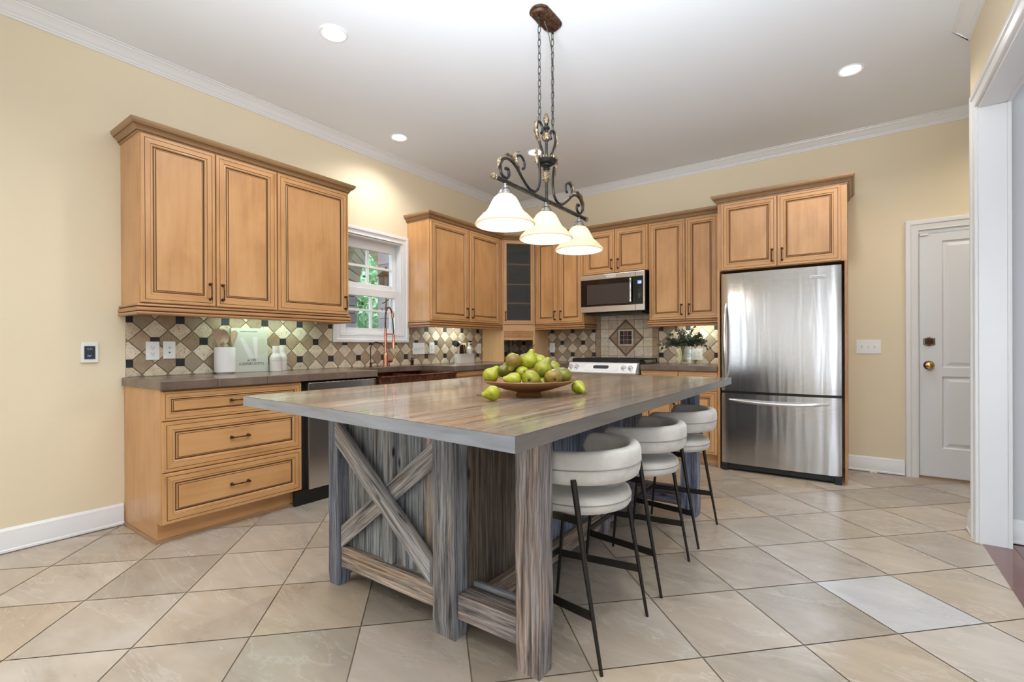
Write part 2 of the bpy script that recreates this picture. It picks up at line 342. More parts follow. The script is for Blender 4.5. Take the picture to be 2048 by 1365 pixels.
def tag(o, label, cat, group=None):
    o['label'] = label; o['category'] = cat
    if group: o['group'] = group
    return o
def thing(name, label, cat, loc=(0, 0, 0), rz=0, group=None):
    o = bpy.data.objects.new(name, None); COL.objects.link(o); o.location = loc; o.rotation_euler = (0, 0, rz); o.empty_display_size = .1
    return tag(o, label, cat, group)
def struct(o): o['kind'] = 'structure'; return o
def copy_tree(o, parent=None):
    c = o.copy(); COL.objects.link(c)
    if parent is not None: c.parent = parent
    for ch in [x for x in bpy.data.objects if x.parent == o]: copy_tree(ch, c)
    return c
def text(name, body, size, loc, rot, mat, parent=None, ext=.0003, align='CENTER', sx=1, sy=1):
    cu = bpy.data.curves.new(name, 'FONT'); cu.body = body; cu.size = size; cu.align_x = align; cu.align_y = 'CENTER'; cu.extrude = ext
    cu.materials.append(MATS[mat]); o = bpy.data.objects.new(name, cu); COL.objects.link(o); o.location = loc; o.rotation_euler = rot; o.scale = (sx, sy, 1)
    if parent is not None: o.parent = parent
    return o

# ============================================================ ROOM
rng = random.Random(7)
def wall_with_holes(name, mat, axis, c0, c1, a0, a1, z0, z1, holes):
    """axis 'x': plane x in [c0,c1], runs along y from a0 to a1; holes: (a,b,zl,zh)"""
    m = MB(); xs = sorted({a0, a1, *[h[0] for h in holes], *[h[1] for h in holes]}); zs = sorted({z0, z1, *[h[2] for h in holes], *[h[3] for h in holes]})
    for i in range(len(xs)-1):
        for j in range(len(zs)-1):
            xa, xb, za, zb = xs[i], xs[i+1], zs[j], zs[j+1]
            if any(h[0] <= xa+1e-6 and xb <= h[1]+1e-6 and h[2] <= za+1e-6 and zb <= h[3]+1e-6 for h in holes): continue
            if axis == 'x': m.box(c0, c1, xa, xb, za, zb)
            else: m.box(xa, xb, c0, c1, za, zb)
    # drop interior faces shared by neighbours
    seen = {}
    for k, f in enumerate(m.f):
        key = tuple(sorted(tuple(round(c, 4) for c in m.v[i]) for i in f)); seen.setdefault(key, []).append(k)
    dead = {k for v in seen.values() if len(v) > 1 for k in v}
    for arr in ('f', 'm', 'uv', 't', 'r'): setattr(m, arr, [x for k, x in enumerate(getattr(m, arr)) if k not in dead])
    return struct(m.build(name, mat, smooth=0))
wall_with_holes('wall_left', 'wall_yellow', 'x', WX-.16, WX, -3.2, WY+.16, 0, CZ, [(2.63, 3.37, 1.24, 2.18)])
wall_with_holes('wall_back', 'wall_yellow', 'y', WY, WY+.16, WX, 2.6, 0, CZ, [(.445, 1.28, 0, 2.085)])
RX = .573                                                        # kitchen face of the right wall
wall_with_holes('wall_right', 'wall_yellow', 'x', RX, RX+.115, -3.2, 3.95, 0, CZ, [(-1.6, 3.74, 0, 2.47)])
wall_with_holes('wall_rear', 'wall_yellow', 'y', -3.32, -3.2, WX, 4.6, 0, CZ, [(-3.66, -2.74, .28, 2.42), (-1.27, -1.03, .28, 2.42), (.28, 2.62, .28, 2.42)])
wall_with_holes('wall_hall_end', 'wall_grey', 'y', 3.84, 3.95, RX+.115, 4.6, 0, CZ, [])
wall_with_holes('wall_hall_side', 'wall_grey', 'x', 4.5, 4.6, -3.2, 3.84, 0, CZ, [])
wall_with_holes('wall_passage_side', 'wall_yellow', 'x', 2.5, 2.6, 3.95, WY, 0, CZ, [])
m = MB(); m.box(WX-.16, 4.6, -3.32, WY+.16, CZ, CZ+.12)
struct(m.build('ceiling', 'ceiling_white', smooth=0))

# ---- floor: 45 degree travertine tiles
def clip_poly(poly, test):
    for (nx, ny, d) in test:                                    # keep nx*x+ny*y<=d
        out = []
        for i in range(len(poly)):
            a, b = poly[i], poly[(i+1) % len(poly)]; da = nx*a[0]+ny*a[1]-d; db = nx*b[0]+ny*b[1]-d
            if da <= 0: out.append(a)
            if (da < 0 < db) or (db < 0 < da):
                t = da/(da-db); out.append((a[0]+(b[0]-a[0])*t, a[1]+(b[1]-a[1])*t))
        poly = out
        if len(poly) < 3: return []
    return poly
def rect_clip(poly, x0, x1, y0, y1): return clip_poly(poly, [(-1, 0, -x0), (1, 0, x1), (0, -1, -y0), (0, 1, y1)])
def build_floor():
    m = MB(); P = .413; s2 = 2**.5; g = .0026; XB = RX+.012; rr = random.Random(11)
    m.face([(WX, -3.2, -.004), (XB, -3.2, -.004), (XB, 3.95, -.004), (WX, 3.95, -.004)], 1)
    m.face([(WX, 3.95, -.004), (2.5, 3.95, -.004), (2.5, WY, -.004), (WX, WY, -.004)], 1)
    fixed = {}
    for i in range(-16, 14):
        for j in range(-16, 16):
            u0, v0 = .954+P*i, 1.585+P*j
            c = [(u0+g, v0+g), (u0+P-g, v0+g), (u0+P-g, v0+P-g), (u0+g, v0+P-g)]
            poly = [((u-v)/s2, (u+v)/s2) for u, v in c]
            val = rr.choice([1, 1.02, 1.08, .90, .82, 1.14, .95]); hue = rr.choice([(1, 1, 1), (1, .97, .93), (1.03, .97, .88), (.98, .98, .98), (1, .985, .95)])
            base = (.475, .405, .33); t = tuple(base[k]*val*hue[k] for k in range(3)); rn = (rr.random(), rr.random(), rr.random())
            cx, cy = sum(p[0] for p in poly)/4, sum(p[1] for p in poly)/4
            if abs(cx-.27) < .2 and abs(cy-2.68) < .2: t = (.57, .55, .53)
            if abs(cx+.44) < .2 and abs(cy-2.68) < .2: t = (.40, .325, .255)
            for reg in ((WX, XB, -3.2, 3.95), (WX, 2.5, 3.95, WY)):
                q = rect_clip(poly, *reg)
                if len(q) >= 3:
                    m.tint = t; m.rnd = rn; m.face([(x, y, 0) for x, y in q], 0)
    m.rnd = None
    return struct(m.build('floor', ['floor_tile', 'floor_grout'], smooth=0))
build_floor()
def build_hall_floor():
    m = MB(); rr = random.Random(5); x0 = RX+.012
    m.tint = (.16, .05, .032); m.box(x0, x0+.13, -3.2, 3.84, -.03, .001, g=(0, 1, 0))                # threshold board
    y = -3.2; w = .125
    while y < 3.84:
        x = x0+.133-rr.random(); 
        while x < 4.5:
            L = rr.uniform(.7, 1.5); v = rr.uniform(.75, 1.3); m.tint = (.155*v, .048*v, .032*v); m.du = rr.random()*9
            a = max(x, x0+.133)
            if x+L > a: m.box(a, min(x+L-.0015, 4.5), y+.0008, min(y+w-.0008, 3.84), -.03, 0, g=(1, 0, 0))
            x += L
        y += w
    return struct(m.build('floor', ['red_floor_wood'], smooth=0))
build_hall_floor()

# ---- mouldings
CROWN = [(0, -.084), (.008, -.084), (.010, -.074), (.016, -.070), (.018, -.060), (.024, -.056), (.034, -.040), (.052, -.022), (.064, -.016), (.066, -.010), (.078, -.008), (.082, -.001)]
crown = [(o, CZ+h) for o, h in CROWN]
m = MB(); m.sweep([(WX, -3.2), (WX, WY), (2.5, WY)], crown); struct(m.build('trim_1', 'trim_white', smooth=30))
m = MB(); m.sweep([(RX, 3.95), (RX, -3.2)], crown); struct(m.build('trim_2', 'trim_white', smooth=30))
BASE = [(0, .005), (.022, .005), (.022, .016), (.016, .022), (.015, .10), (.011, .112), (.011, .120), (.006, .128), (.002, .135), (0, .135)]
m = MB(); m.sweep([(WX, -3.2), (WX, 1.045)], BASE); struct(m.build('baseboard_left', 'trim_white', smooth=30))
m = MB(); m.sweep([(-.05, WY), (.352, WY)], BASE); struct(m.build('baseboard_back', 'trim_white', smooth=30))
m = MB(); m.sweep([(RX+.08, 3.951), (RX, 3.951), (RX, 3.835)], BASE); struct(m.build('baseboard_right', 'trim_white', smooth=30))
m = MB(); m.sweep([(RX+.14, 3.84), (4.5, 3.84)], BASE); struct(m.build('baseboard_hall', 'trim_white', smooth=30))
# casing profile: offset from opening edge outward, projection from wall
CAS = [(0, 0), (0, .012), (.006, .015), (.012, .012), (.030, .014), (.046, .017), (.054, .024), (.068, .026), (.082, .024), (.088, .018), (.088, 0)]
def casing(name, pts, f, closed=False, w=1.0):
    m = MB(); m.sweep(pts, [(o*w, h) for o, h in CAS], f, closed); return struct(m.build(name, 'trim_white', smooth=30))
# door casing (path so that 'right' is outward): opening x .445..1.28
casing('trim_3', [(1.28, 0), (1.28, 2.085), (.445, 2.085), (.445, 0)], lambda x, z, h: (x, WY-h, z), w=1.0)
# cased opening in the right wall, kitchen side and hall side, and jamb liner
casing('trim_4', [(3.74, 0), (3.74, 2.47), (-1.6, 2.47), (-1.6, 0)], lambda y, z, h: (RX-h, y, z))
m = MB(); m.box(RX, RX+.115, 3.722, 3.74, 0, 2.47); m.box(RX, RX+.115, -1.6, -1.582, 0, 2.47); m.box(RX, RX+.115, -1.582, 3.722, 2.452, 2.47)
m.box(RX+.115, RX+.133, 3.722, 3.81, 0, 2.54); m.box(RX+.115, RX+.133, -1.6, 3.722, 2.452, 2.54)
struct(m.build('trim_5', 'trim_white', smooth=0, bevel=.002))
# window casing, closed
casing('trim_6', [(3.37, 1.24), (3.37, 2.18), (2.63, 2.18), (2.63, 1.24)][::1], lambda y, z, h: (WX+h, y, z), closed=True, w=.84)

m = MB(); m.box(.445, 1.28, WY, WY+.16, -.02, .003); struct(m.build('trim_7', 'gasket', smooth=0))
# ---- door_1
def panel_door():
    t = thing('door_1', '', ''); del t['label'], t['category']; struct(t); t.location = (.445, WY+.01, 0)
    m = MB(); W, H = .830, 2.060; y0 = 0; m.box(.003, W, 0, .04, .02, H)
    # two raised panels: cut by overlaying recess rings
    def pan(x0, x1, z0, z1):
        ring = [(0, 0), (.010, .012), (.020, .012), (.045, .002)]
        R = [[(x0+i, -.0005+d, z0+i), (x1-i, -.0005+d, z0+i), (x1-i, -.0005+d, z1-i), (x0+i, -.0005+d, z1-i)] for i, d in ring]
        for a, b in zip(R[:-1], R[1:]):
            for k in range(4): q = (k+1) % 4; m.face([a[k], a[q], b[q], b[k]])
        m.face(R[-1])
    m2 = MB(); xs = [.003, .15, .68, W]; zs = [.02, .26, .86, .93, 1.985, H]
    m.f = []; m.v = []; m.m = []; m.uv = []; m.t = []; m.r = []
    for i in range(3):
        for j in range(5):
            if i == 1 and j in (1, 3): pan(xs[i], xs[i+1], zs[j], zs[j+1])
            else: m.face([(xs[i], 0, zs[j]), (xs[i+1], 0, zs[j]), (xs[i+1], 0, zs[j+1]), (xs[i], 0, zs[j+1])])
    m.face([(.003, 0, .02), (.003, 0, H), (.003, .04, H), (.003, .04, .02)]); m.face([(.003, 0, H), (W, 0, H), (W, .04, H), (.003, .04, H)]); m.face([(.003, .04, .02), (W, .04, .02), (W, .04, H), (.003, .04, H)])
    m.build('door_leaf', 'door_white', t, smooth=0)
    f = MB(); f.box(-.012, .0, -.012, .05, 0, 2.075); f.box(-.0, .84, -.012, .05, 2.066, 2.085); f.build('door_frame', 'trim_white', t, smooth=0)
    f = MB(); f.box(-.0, .0028, .005, .03, 0, 2.066); f.box(.0, .835, .004, .03, .0, .018); f.build('weatherstrip', 'gasket', t, smooth=0)
    k = MB(); k.lathe([(0, .0), (.034, .0), (.036, .006), (.030, .012), (.014, .016), (.014, .032)], (.066, 0, .951), axis='y', seg=28); ro = k.build('rosette', 'handle_bronze', t)
    k = MB(); k.lathe([(0, .032), (.012, .032), (.016, .036), (.026, .044), (.029, .055), (.025, .066), (.012, .072), (0, .073)], (.066, 0, .951), axis='y', seg=28); k.build('door_knob', 'brass', t)
    k = MB(); k.sweep([(.036, 1.125), (.036, 1.172), (.050, 1.175), (.066, 1.182), (.082, 1.175), (.101, 1.172), (.101, 1.125), (.082, 1.121), (.066, 1.116), (.050, 1.121)], [(0, .001), (0, .006), (-.004, .009)], lambda x, z, h: (x, -h, z), closed=True)
    k.face([(x, -.009, z) for x, z in [(.040, 1.129), (.040, 1.168), (.066, 1.178), (.097, 1.168), (.097, 1.129), (.066, 1.120)]]); k.lathe([(0, .009), (.021, .009), (.020, .014), (0, .015)], (.068, 0, 1.148), axis='y', seg=20); k.box(.063, .073, -.028, -.015, 1.130, 1.166); k.build('deadbolt', 'handle_bronze', t)
    k = MB(); k.box(.010, .065, -.012, 0, 2.040, 2.062); k.build('door_sensor', 'plate_white', t, smooth=0, bevel=.002)
    return t
panel_door()

# ---- window_1
def window():
    t = thing('window_1', '', ''); del t['label'], t['category']; struct(t); t.location = (WX, 3.0, 1.24); org = (WX, 3.0, 1.24)
    y0, y1, z0, z1 = 2.632, 3.368, 1.242, 2.178
    f = MB(org); xb = WX-.15
    f.box(xb, WX, y0, y0+.012, z0, z1); f.box(xb, WX, y1-.012, y1, z0, z1); f.box(xb, WX, y0+.012, y1-.012, z0, z0+.012); f.box(xb, WX, y0+.012, y1-.012, z1-.012, z1)
    f.box(xb, xb+.02, y0+.012, y0+.04, z0+.012, z1-.012); f.box(xb, xb+.02, y1-.04, y1-.012, z0+.012, z1-.012); f.box(xb, xb+.02, y0+.012, y1-.012, z1-.05, z1-.012)
    f.build('window_frame', 'trim_white', t, smooth=0)
    def sash(nm, xc, ya, yb, za, zb, gy0, gy1, gz0, gz1, mz):
        s = MB(org); a, b = xc-.018, xc+.018
        s.box(a, b, ya, gy0, za, zb); s.box(a, b, gy1, yb, za, zb); s.box(a, b, gy0, gy1, za, gz0); s.box(a, b, gy0, gy1, gz1, zb)
        ym = (gy0+gy1)/2; s.box(xc-.012, xc+.012, ym-.013, ym+.013, gz0, gz1); s.box(xc-.0122, xc+.0122, gy0, gy1, mz-.012, mz+.012)
        o = s.build(nm, 'trim_white', t, smooth=0, bevel=.003)
        g = MB(org); g.box(xc-.003, xc+.003, gy0-.003, gy1+.003, gz0-.003, gz1+.003); g.build('pane', 'pane_glass', o, smooth=0)
    sash('upper_sash', WX-.095, 2.645, 3.355, 1.69, 2.165, 2.715, 3.305, 1.745, 2.075, 1.910)
    sash('lower_sash', WX-.050, 2.645, 3.355, 1.255, 1.690, 2.720, 3.303, 1.305, 1.615, 1.478)
window()

# ============================================================ CABINETRY
CM = ['maple', 'glaze']
DOORP = [(0, 0, 0), (.0005, .017, 0), (.003, .020, 0), (.019, .020, 0), (.0195, .0180, 1), (.0215, .0180, 1), (.022, .020, 1), (.048, .020, 0), (.0495, .0175, 1), (.052, .0150, 0), (.059, .0165, 0), (.064, .011, 0), (.066, .0075, 1), (.070, .0075, 1), (.076, .0125, 0), (.0785, .0125, 1), (.0795, .0155, 1)]
GLASSP = [(0, 0, 0), (.0005, .017, 0), (.003, .020, 0), (.012, .020, 0), (.0125, .0185, 1), (.014, .0185, 1), (.0145, .020, 1), (.030, .020, 0), (.031, .018, 1), (.033, .012, 0), (.036, .010, 1), (.037, .004, 0)]
def ringpanel(m, x0, x1, z0, z1, yf, prof, horiz=False, centre=True, k=1.0):
    """raised panel with its back on y=yf, growing towards -y"""
    R = []
    for i, d, mt in prof: i *= k; R.append([(x0+i, yf-d, z0+i), (x1-i, yf-d, z0+i), (x1-i, yf-d, z1-i), (x0+i, yf-d, z1-i)])
    for n, (a, b) in enumerate(zip(R[:-1], R[1:])):
        mt = prof[n+1][2]
        for q in range(4): r = (q+1) % 4; m.du = q*.37+x0; m.face([a[q], a[r], b[r], b[q]], mt, (1, 0, 0) if q in (0, 2) else (0, 0, 1))
    m.du = x0*3+z0
    if centre: m.face(R[-1], 0, (1, 0, 0) if horiz else (0, 0, 1))
    m.face(R[0][::-1], 0)
def pull(parent, x, z, yf, L=.098, vertical=True, name='handle'):
    m = MB(); h = L/2
    for s in (-1, 1):
        c = (x, yf, z+s*h) if vertical else (x+s*h, yf, z)
        m.lathe([(0, 0), (.0095, 0), (.0100, .004), (.0065, .008), (.0055, .016), (.0075, .021), (.0072, .027), (0, .029)], c, 12, axis='y')
    pts = []
    for i in range(9):
        t = -1+2*i/8; o = .024+.006*(1-t*t)
        pts.append((x, yf-o, z+t*h) if vertical else (x+t*h, yf-o, z))
    m.tube(pts, [.0052, .0045, .0040, .0042, .0046, .0042, .0040, .0045, .0052], 8)
    return m.build(name, 'handle_bronze', parent)
def door(t, x0, x1, z0, z1, D, hside=None, hz=None, name='door', mat=CM):
    m = MB(); ringpanel(m, x0, x1, z0, z1, -D, DOORP, k=min(1, (x1-x0)/.30, (z1-z0)/.3))
    o = m.build(name, mat, t, smooth=20)
    if hside: pull(o, x0+.035 if hside == 'l' else x1-.035, hz if hz is not None else z0+.095, -D-.020)
    return o
def drawer(t, x0, x1, z0, z1, D, name='drawer', h=True):
    m = MB(); ringpanel(m, x0, x1, z0, z1, -D, DOORP, horiz=True, k=min(1, (z1-z0)/.235))
    o = m.build(name, CM, t, smooth=20)
    if h: pull(o, (x0+x1)/2, (z0+z1)/2+.005, -D-.018, .10, False)
    return o
def carcass(t, W, D, z0, z1, mat='maple', toe=0, name='body', open_front=False):
    m = MB(); m.box(0, W, -D, -.002, z0+toe, z1)
    if toe: m.box(.0, W, -D+.075, -.002, z0, z0+toe-.0005, g=(1, 0, 0))
    return m.build(name, [mat, 'glaze'], t, smooth=0, bevel=.0012)
UZ0, UZ1 = 1.392, 2.4115                      # upper cabinets: bottom and top of the boxes
def upper(label, loc, rz, W, D, doors, z0=UZ0, z1=UZ1, hz=None, group='upper wall cabinets', hs=None):
    t = thing('wall_cabinet', label, 'cabinet', (*loc, z0), rz)
    carcass(t, W, D, 0, z1-z0)
    for i, (a, b) in enumerate(doors): door(t, a, b, .004, z1-z0-.002, D, hs[i] if hs else ('r' if i % 2 == 0 else 'l'), hz)
    return t
QL = R_(90)
upper('maple two-door wall cabinet, left end of the left wall run, above the cream cookbook', (WX, 1.040), QL, .836, .319, [(.004, .414), (.420, .832)])
upper('maple single-door wall cabinet just left of the window', (WX, 1.8765), QL, .6125, .319, [(.004, .6085)], hs=['r'])
upper('maple two-door wall cabinet between the window and the glass-door corner cabinet', (WX, 3.443), QL, 1.222, .319, [(.010, .588), (.612, 1.165)])
upper('maple two-door wall cabinet between the glass-door corner cabinet and the microwave', (-3.19, WY), 0, .655, .331-.02+.0, [(.004, .318), (.326, .648)])
upper('short maple two-door wall cabinet right above the microwave', (-2.533, WY), 0, .767, .311, [(.014, .385), (.391, .760)], z0=1.930)
upper('tall maple two-door wall cabinet between the microwave and the refrigerator', (-1.763, WY), 0, .697, .311, [(.004, .373), (.379, .690)])
# corner cabinet with glass door, standing diagonally
def corner_cabinet():
    A, B = Vector((-3.473, 4.668)), Vector((-3.197, 4.967)); d = (B-A); L = d.length; rz = math.atan2(d.y, d.x)
    t = thing('corner_cabinet', 'diagonal maple corner cabinet with a four-pane-high glass door', 'cabinet', (A.x, A.y, UZ0), rz)
    loc = lambda x, y: (Matrix.Rotation(-rz, 2) @ (Vector((x, y))-A))
    cor = [loc(WX+.002, 4.668), loc(WX+.002, WY-.002), loc(-3.197, WY-.002)]
    H = UZ1-UZ0; m = MB(); poly = [Vector((0, .0)), Vector((L, .0)), *cor[::-1]]
    def prism(P, z0, z1, mt=0):
        n = len(P)
        for i in range(n): j = (i+1) % n; m.face([(*P[i], z0), (*P[j], z0), (*P[j], z1), (*P[i], z1)], mt)
        m.face([(*p, z0) for p in P][::-1], mt); m.face([(*p, z1) for p in P], mt)
    prism(poly, 0, .018); prism(poly, H-.018, H)
    P = poly[1:]+poly[:1]                                         # open towards the diagonal front
    for i in range(4):
        a, b = P[i], P[i+1]; n = Vector((b.y-a.y, a.x-b.x)).normalized()*-.012
        if i in (0, 3): n = -n*-1
        m.face([(*a, .018), (*b, .018), (*b, H-.018), (*a, H-.018)], 1)
    m.box(0, .024, -.001, .02, .018, H-.018); m.box(L-.024, L, -.001, .02, .018, H-.018)
    m.build('body', ['maple', 'cabinet_inside'], t, smooth=0)
    for z in (.250, .480, .725):
        s = MB(); q = [Vector((.026, .004)), Vector((L-.026, .004)), cor[2]+Vector((-.02, -.02)), cor[1]+Vector((0, -.05)), cor[0]+Vector((.02, -.02))]
        n = len(q)
        for i in range(n): j = (i+1) % n; s.face([(*q[i], z), (*q[j], z), (*q[j], z+.018), (*q[i], z+.018)])
        s.face([(*p, z) for p in q][::-1]); s.face([(*p, z+.018) for p in q]); s.build('shelf', 'maple_pale', t, smooth=0)
    m = MB(); x0, x1, z0, z1 = .016, L-.016, .004, H-.002
    R = []
    for i, dd, mt in GLASSP: i *= 1.18; R.append([(x0+i, -dd, z0+i*1.15), (x1-i, -dd, z0+i*1.15), (x1-i, -dd, z1-i), (x0+i, -dd, z1-i)])
    for k, (a, b) in enumerate(zip(R[:-1], R[1:])):
        for q in range(4): r = (q+1) % 4; m.du = q*.4; m.face([a[q], a[r], b[r], b[q]], GLASSP[k+1][2], (1, 0, 0) if q in (0, 2) else (0, 0, 1))
    a, b = R[0], R[-1]
    for q in range(4): r = (q+1) % 4; m.face([a[q], a[r], b[r], b[q]])
    dr = m.build('door', CM, t, smooth=20); i = .037*1.18
    g = MB(); g.box(x0+i-.004, x1-i+.004, -.008, -.003, z0+i*1.15-.004, z1-i+.004); g.build('glass_panel', 'seeded_glass', dr, smooth=0)
    pull(dr, x0+.020, z0+.095, -.020)
    return t
corner_cabinet()
# appliance garage beneath it
def garage():
    A, B = Vector((-3.473, 4.668)), Vector((-3.197, 4.967)); d = (B-A); L = d.length; rz = math.atan2(d.y, d.x); z0 = .937
    t = thing('appliance_garage', 'maple corner appliance garage with its roll-up shutter raised', 'cabinet', (A.x, A.y, z0), rz)
    H = UZ0-.002-z0; ra = lambda x, y: (Matrix.Rotation(-rz, 2) @ (Vector((x, y))-A))
    def slab(name, P, Q, w):
        p, q = ra(*P), ra(*Q); n = (q-p).normalized(); n = Vector((-n.y, n.x))*w; m = MB()
        pts = [p, q, q+n, p+n]
        for i in range(4): j = (i+1) % 4; m.face([(*pts[i], 0), (*pts[j], 0), (*pts[j], H), (*pts[i], H)])
        m.face([(*v, 0) for v in pts]); m.face([(*v, H) for v in pts]); return m.build(name, 'maple_pale', t, smooth=0)
    slab('side_panel', (WX+.012, 4.668), (-3.473, 4.668), .016); slab('side_panel', (-3.197, 4.967), (-3.197, WY-.012), .016)
    m = MB(); m.box(0, .022, -.002, .02, 0, H); m.box(L-.024, L, -.002, .02, 0, H); m.box(.022, L-.024, -.0018, .02, H-.078, H, g=(1, 0, 0)); m.build('face_frame', 'maple', t, smooth=0)
    m = MB(); z = H-.080
    for k in range(6): h = .0125; m.tube([(.024, .006, z-h/2), (L-.026, .006, z-h/2)], h/2, 8); z -= h+.0012
    m.box(.024, L-.026, -.004, .014, z-.026, z, g=(1, 0, 0)); m.build('roll_shutter', 'maple', t)
garage()
# crowns and light rails (run over several cabinets)
CRN = [(0, 2.412), (.006, 2.412), (.008, 2.420), (.012, 2.421), (.0125, 2.425), (.014, 2.4252), (.020, 2.438), (.030, 2.447), (.036, 2.449), (.0365, 2.452), (.038, 2.4525), (.046, 2.462), (.050, 2.470), (.0505, 2.484), (.0, 2.484)]
CRM = [0, 0, 0, 1, 1, 0, 0, 0, 1, 1, 0, 0, 0, 0]
RAIL = [(-.01, 1.3915), (.008, 1.3915), (.012, 1.389), (.015, 1.384), (.0155, 1.377), (.011, 1.3725), (.0105, 1.3715), (.016, 1.369), (.0185, 1.362), (.0185, 1.352), (.0155, 1.3465), (.011, 1.3445), (.0105, 1.3435), (.016, 1.341), (.018, 1.335), (.0165, 1.327), (.012, 1.3235), (.0, 1.3225), (-.012, 1.3225), (-.012, 1.390)]
RLM = [0, 0, 0, 0, 1, 1, 1, 0, 0, 0, 1, 1, 1, 0, 0, 0, 0, 0, 0]
def run(name, label, cat, path, prof, mats, mm, dz=0):
    m = MB((*path[0], prof[0][1])); m.sweep(path, [(o, z+dz) for o, z in prof], mats=mats)
    o = m.build(name, mm, smooth=25, loc=(*path[0], prof[0][1])); return tag(o, label, cat)
F = WX+.319; FB = WY-.311
run('crown_moulding', 'dark maple crown moulding on the left-end wall cabinets', 'moulding', [(WX+.001, 1.040), (F, 1.040), (F, 2.489), (WX+.001, 2.489)], CRN, CRM, ['crown_wood', 'glaze'])
run('light_rail', 'reeded maple light rail under the wall cabinets left of the window', 'moulding', [(WX+.008, 1.040), (F, 1.040), (F, 2.489), (WX+.008, 2.489)], RAIL, RLM, ['rail_wood', 'glaze'])
run('crown_moulding', 'dark maple crown moulding running round the corner above window-side, glass-door and back-wall cabinets', 'moulding', [(WX+.001, 3.443), (F, 3.443), (F, 4.668), (-3.197, FB-.018), (-1.068, FB-.0)], CRN, CRM, ['crown_wood', 'glaze'])
run('light_rail', 'reeded maple light rail under the wall cabinet right of the window', 'moulding', [(WX+.008, 3.443), (F, 3.443), (F, 4.660)], RAIL, RLM, ['rail_wood', 'glaze'])
run('light_rail', 'reeded maple light rail under the wall cabinet left of the range', 'moulding', [(-3.190, FB), (-2.535, FB), (-2.535, WY-.008)], RAIL, RLM, ['rail_wood', 'glaze'])
run('light_rail', 'reeded maple light rail under the wall cabinet right of the range, above the eucalyptus', 'moulding', [(-1.763, WY-.008), (-1.763, FB), (-1.066, FB)], RAIL, RLM, ['rail_wood', 'glaze'])

# ---- base cabinets
CT, CB = .935, .882                       # counter top and bottom
def drawer_base():
    t = thing('drawer_cabinet', 'maple three-drawer base cabinet at the left end of the counter', 'cabinet', (WX, 1.052, 0), QL)
    W, D = .845, .600; m = MB(); m.box(0, W, -D, -.002, .112, CB-.002); m.box(0, W, -D+.055, -.002, .0, .1115, g=(1, 0, 0))
    m.box(-.0, .018, -D, -D+.055, .112, .1125); m.build('body', 'maple', t, smooth=0, bevel=.001)
    m = MB(); m.sweep([(W, -D+.055), (0, -D+.055), (0, -.02)][::-1], [(0, 0), (.014, 0), (.014, .006), (.008, .016), (0, .018)]); m.build('shoe_moulding', 'crown_wood', t)
    drawer(t, .003, .838, .705, .873, D); drawer(t, .003, .838, .412, .700, D); drawer(t, .003, .838, .117, .407, D)
drawer_base()
def dishwasher():
    t = thing('dishwasher', 'stainless steel dishwasher with hidden controls beside the three-drawer cabinet', 'dishwasher', (WX, 1.899, 0), QL)
    m = MB(); m.box(.0, .634, -.57, -.03, .0, .874); m.build('tub_housing', 'dark_gap', t, smooth=0)
    m = MB(); m.box(-.049, .634, -.60, -.571, .0, .105); m.build('kick_plate', 'black', t, smooth=0, bevel=.002)
    m = MB(); m.box(.0395, .636, -.632, -.572, .106, .868); o = m.build('door', 'stainless', t, smooth=0, bevel=.004)
    m = MB(); m.box(.045, .632, -.6335, -.6325, .775, .7795); m.build('seam', 'dark_gap', o, smooth=0)
    for i in range(9): m = MB(); m.box(.19+i*.045, .20+i*.045, -.629, -.625, .8682, .8688); m.build('control_key', 'plate_white', o, smooth=0)
    m = MB(); m.lathe([(0, 0), (.0075, 0), (.0075, .001), (0, .001)], (.066, -.6322, .842), 16, axis='y'); m.lathe([(0, 0), (.0045, 0), (.0045, .001), (0, .001)], (.082, -.6322, .842), 16, axis='y'); m.box(.092, .112, -.633, -.6322, .839, .845); m.build('badge', 'slot', o)
dishwasher()
def sink():
    org = (WX, 2.998, .0); t = thing('farmhouse_sink', 'hammered copper apron-front double sink beneath the window', 'sink', (WX, 2.998, .67))
    org = (WX, 2.998, .67); m = MB(org); x0, x1, y0, y1, zt, zb = WX+.115, WX+.675, 2.545, 3.455, .880, .67; w = .016
    m.box(x1-w, x1, y0, y1, zb, zt); m.box(x0, x0+w, y0, y1, zb, zt); m.box(x0+w, x1-w, y0, y0+w, zb, zt); m.box(x0+w, x1-w, y1-w, y1, zb, zt)
    m.box(x0+w, x1-w, 3.075, 3.095, zb, zt-.012); m.box(x0+w, x1-w, y0+w, y1-w, zb, zb+.012)
    m.build('basin', 'copper_sink', t, smooth=0, bevel=.007)
    m = MB(org); m.tube([(x1+.0, y0+.0, zt-.006), (x1+.0, y1-.0, zt-.006)], .008, 8); m.build('rolled_rim', 'copper_sink', t)
    c = thing('base_cabinet', 'maple sink base cabinet under the copper sink', 'cabinet', (WX, 2.552, 0), QL)
    m = MB(); m.box(0, .894, -.60, -.002, .112, .665); m.box(0, .894, -.545, -.002, 0, .1115); m.build('body', 'maple', c, smooth=0); door(c, .005, .444, .117, .655, .60, 'r', .56); door(c, .450, .889, .117, .655, .60, 'l', .56)
sink()
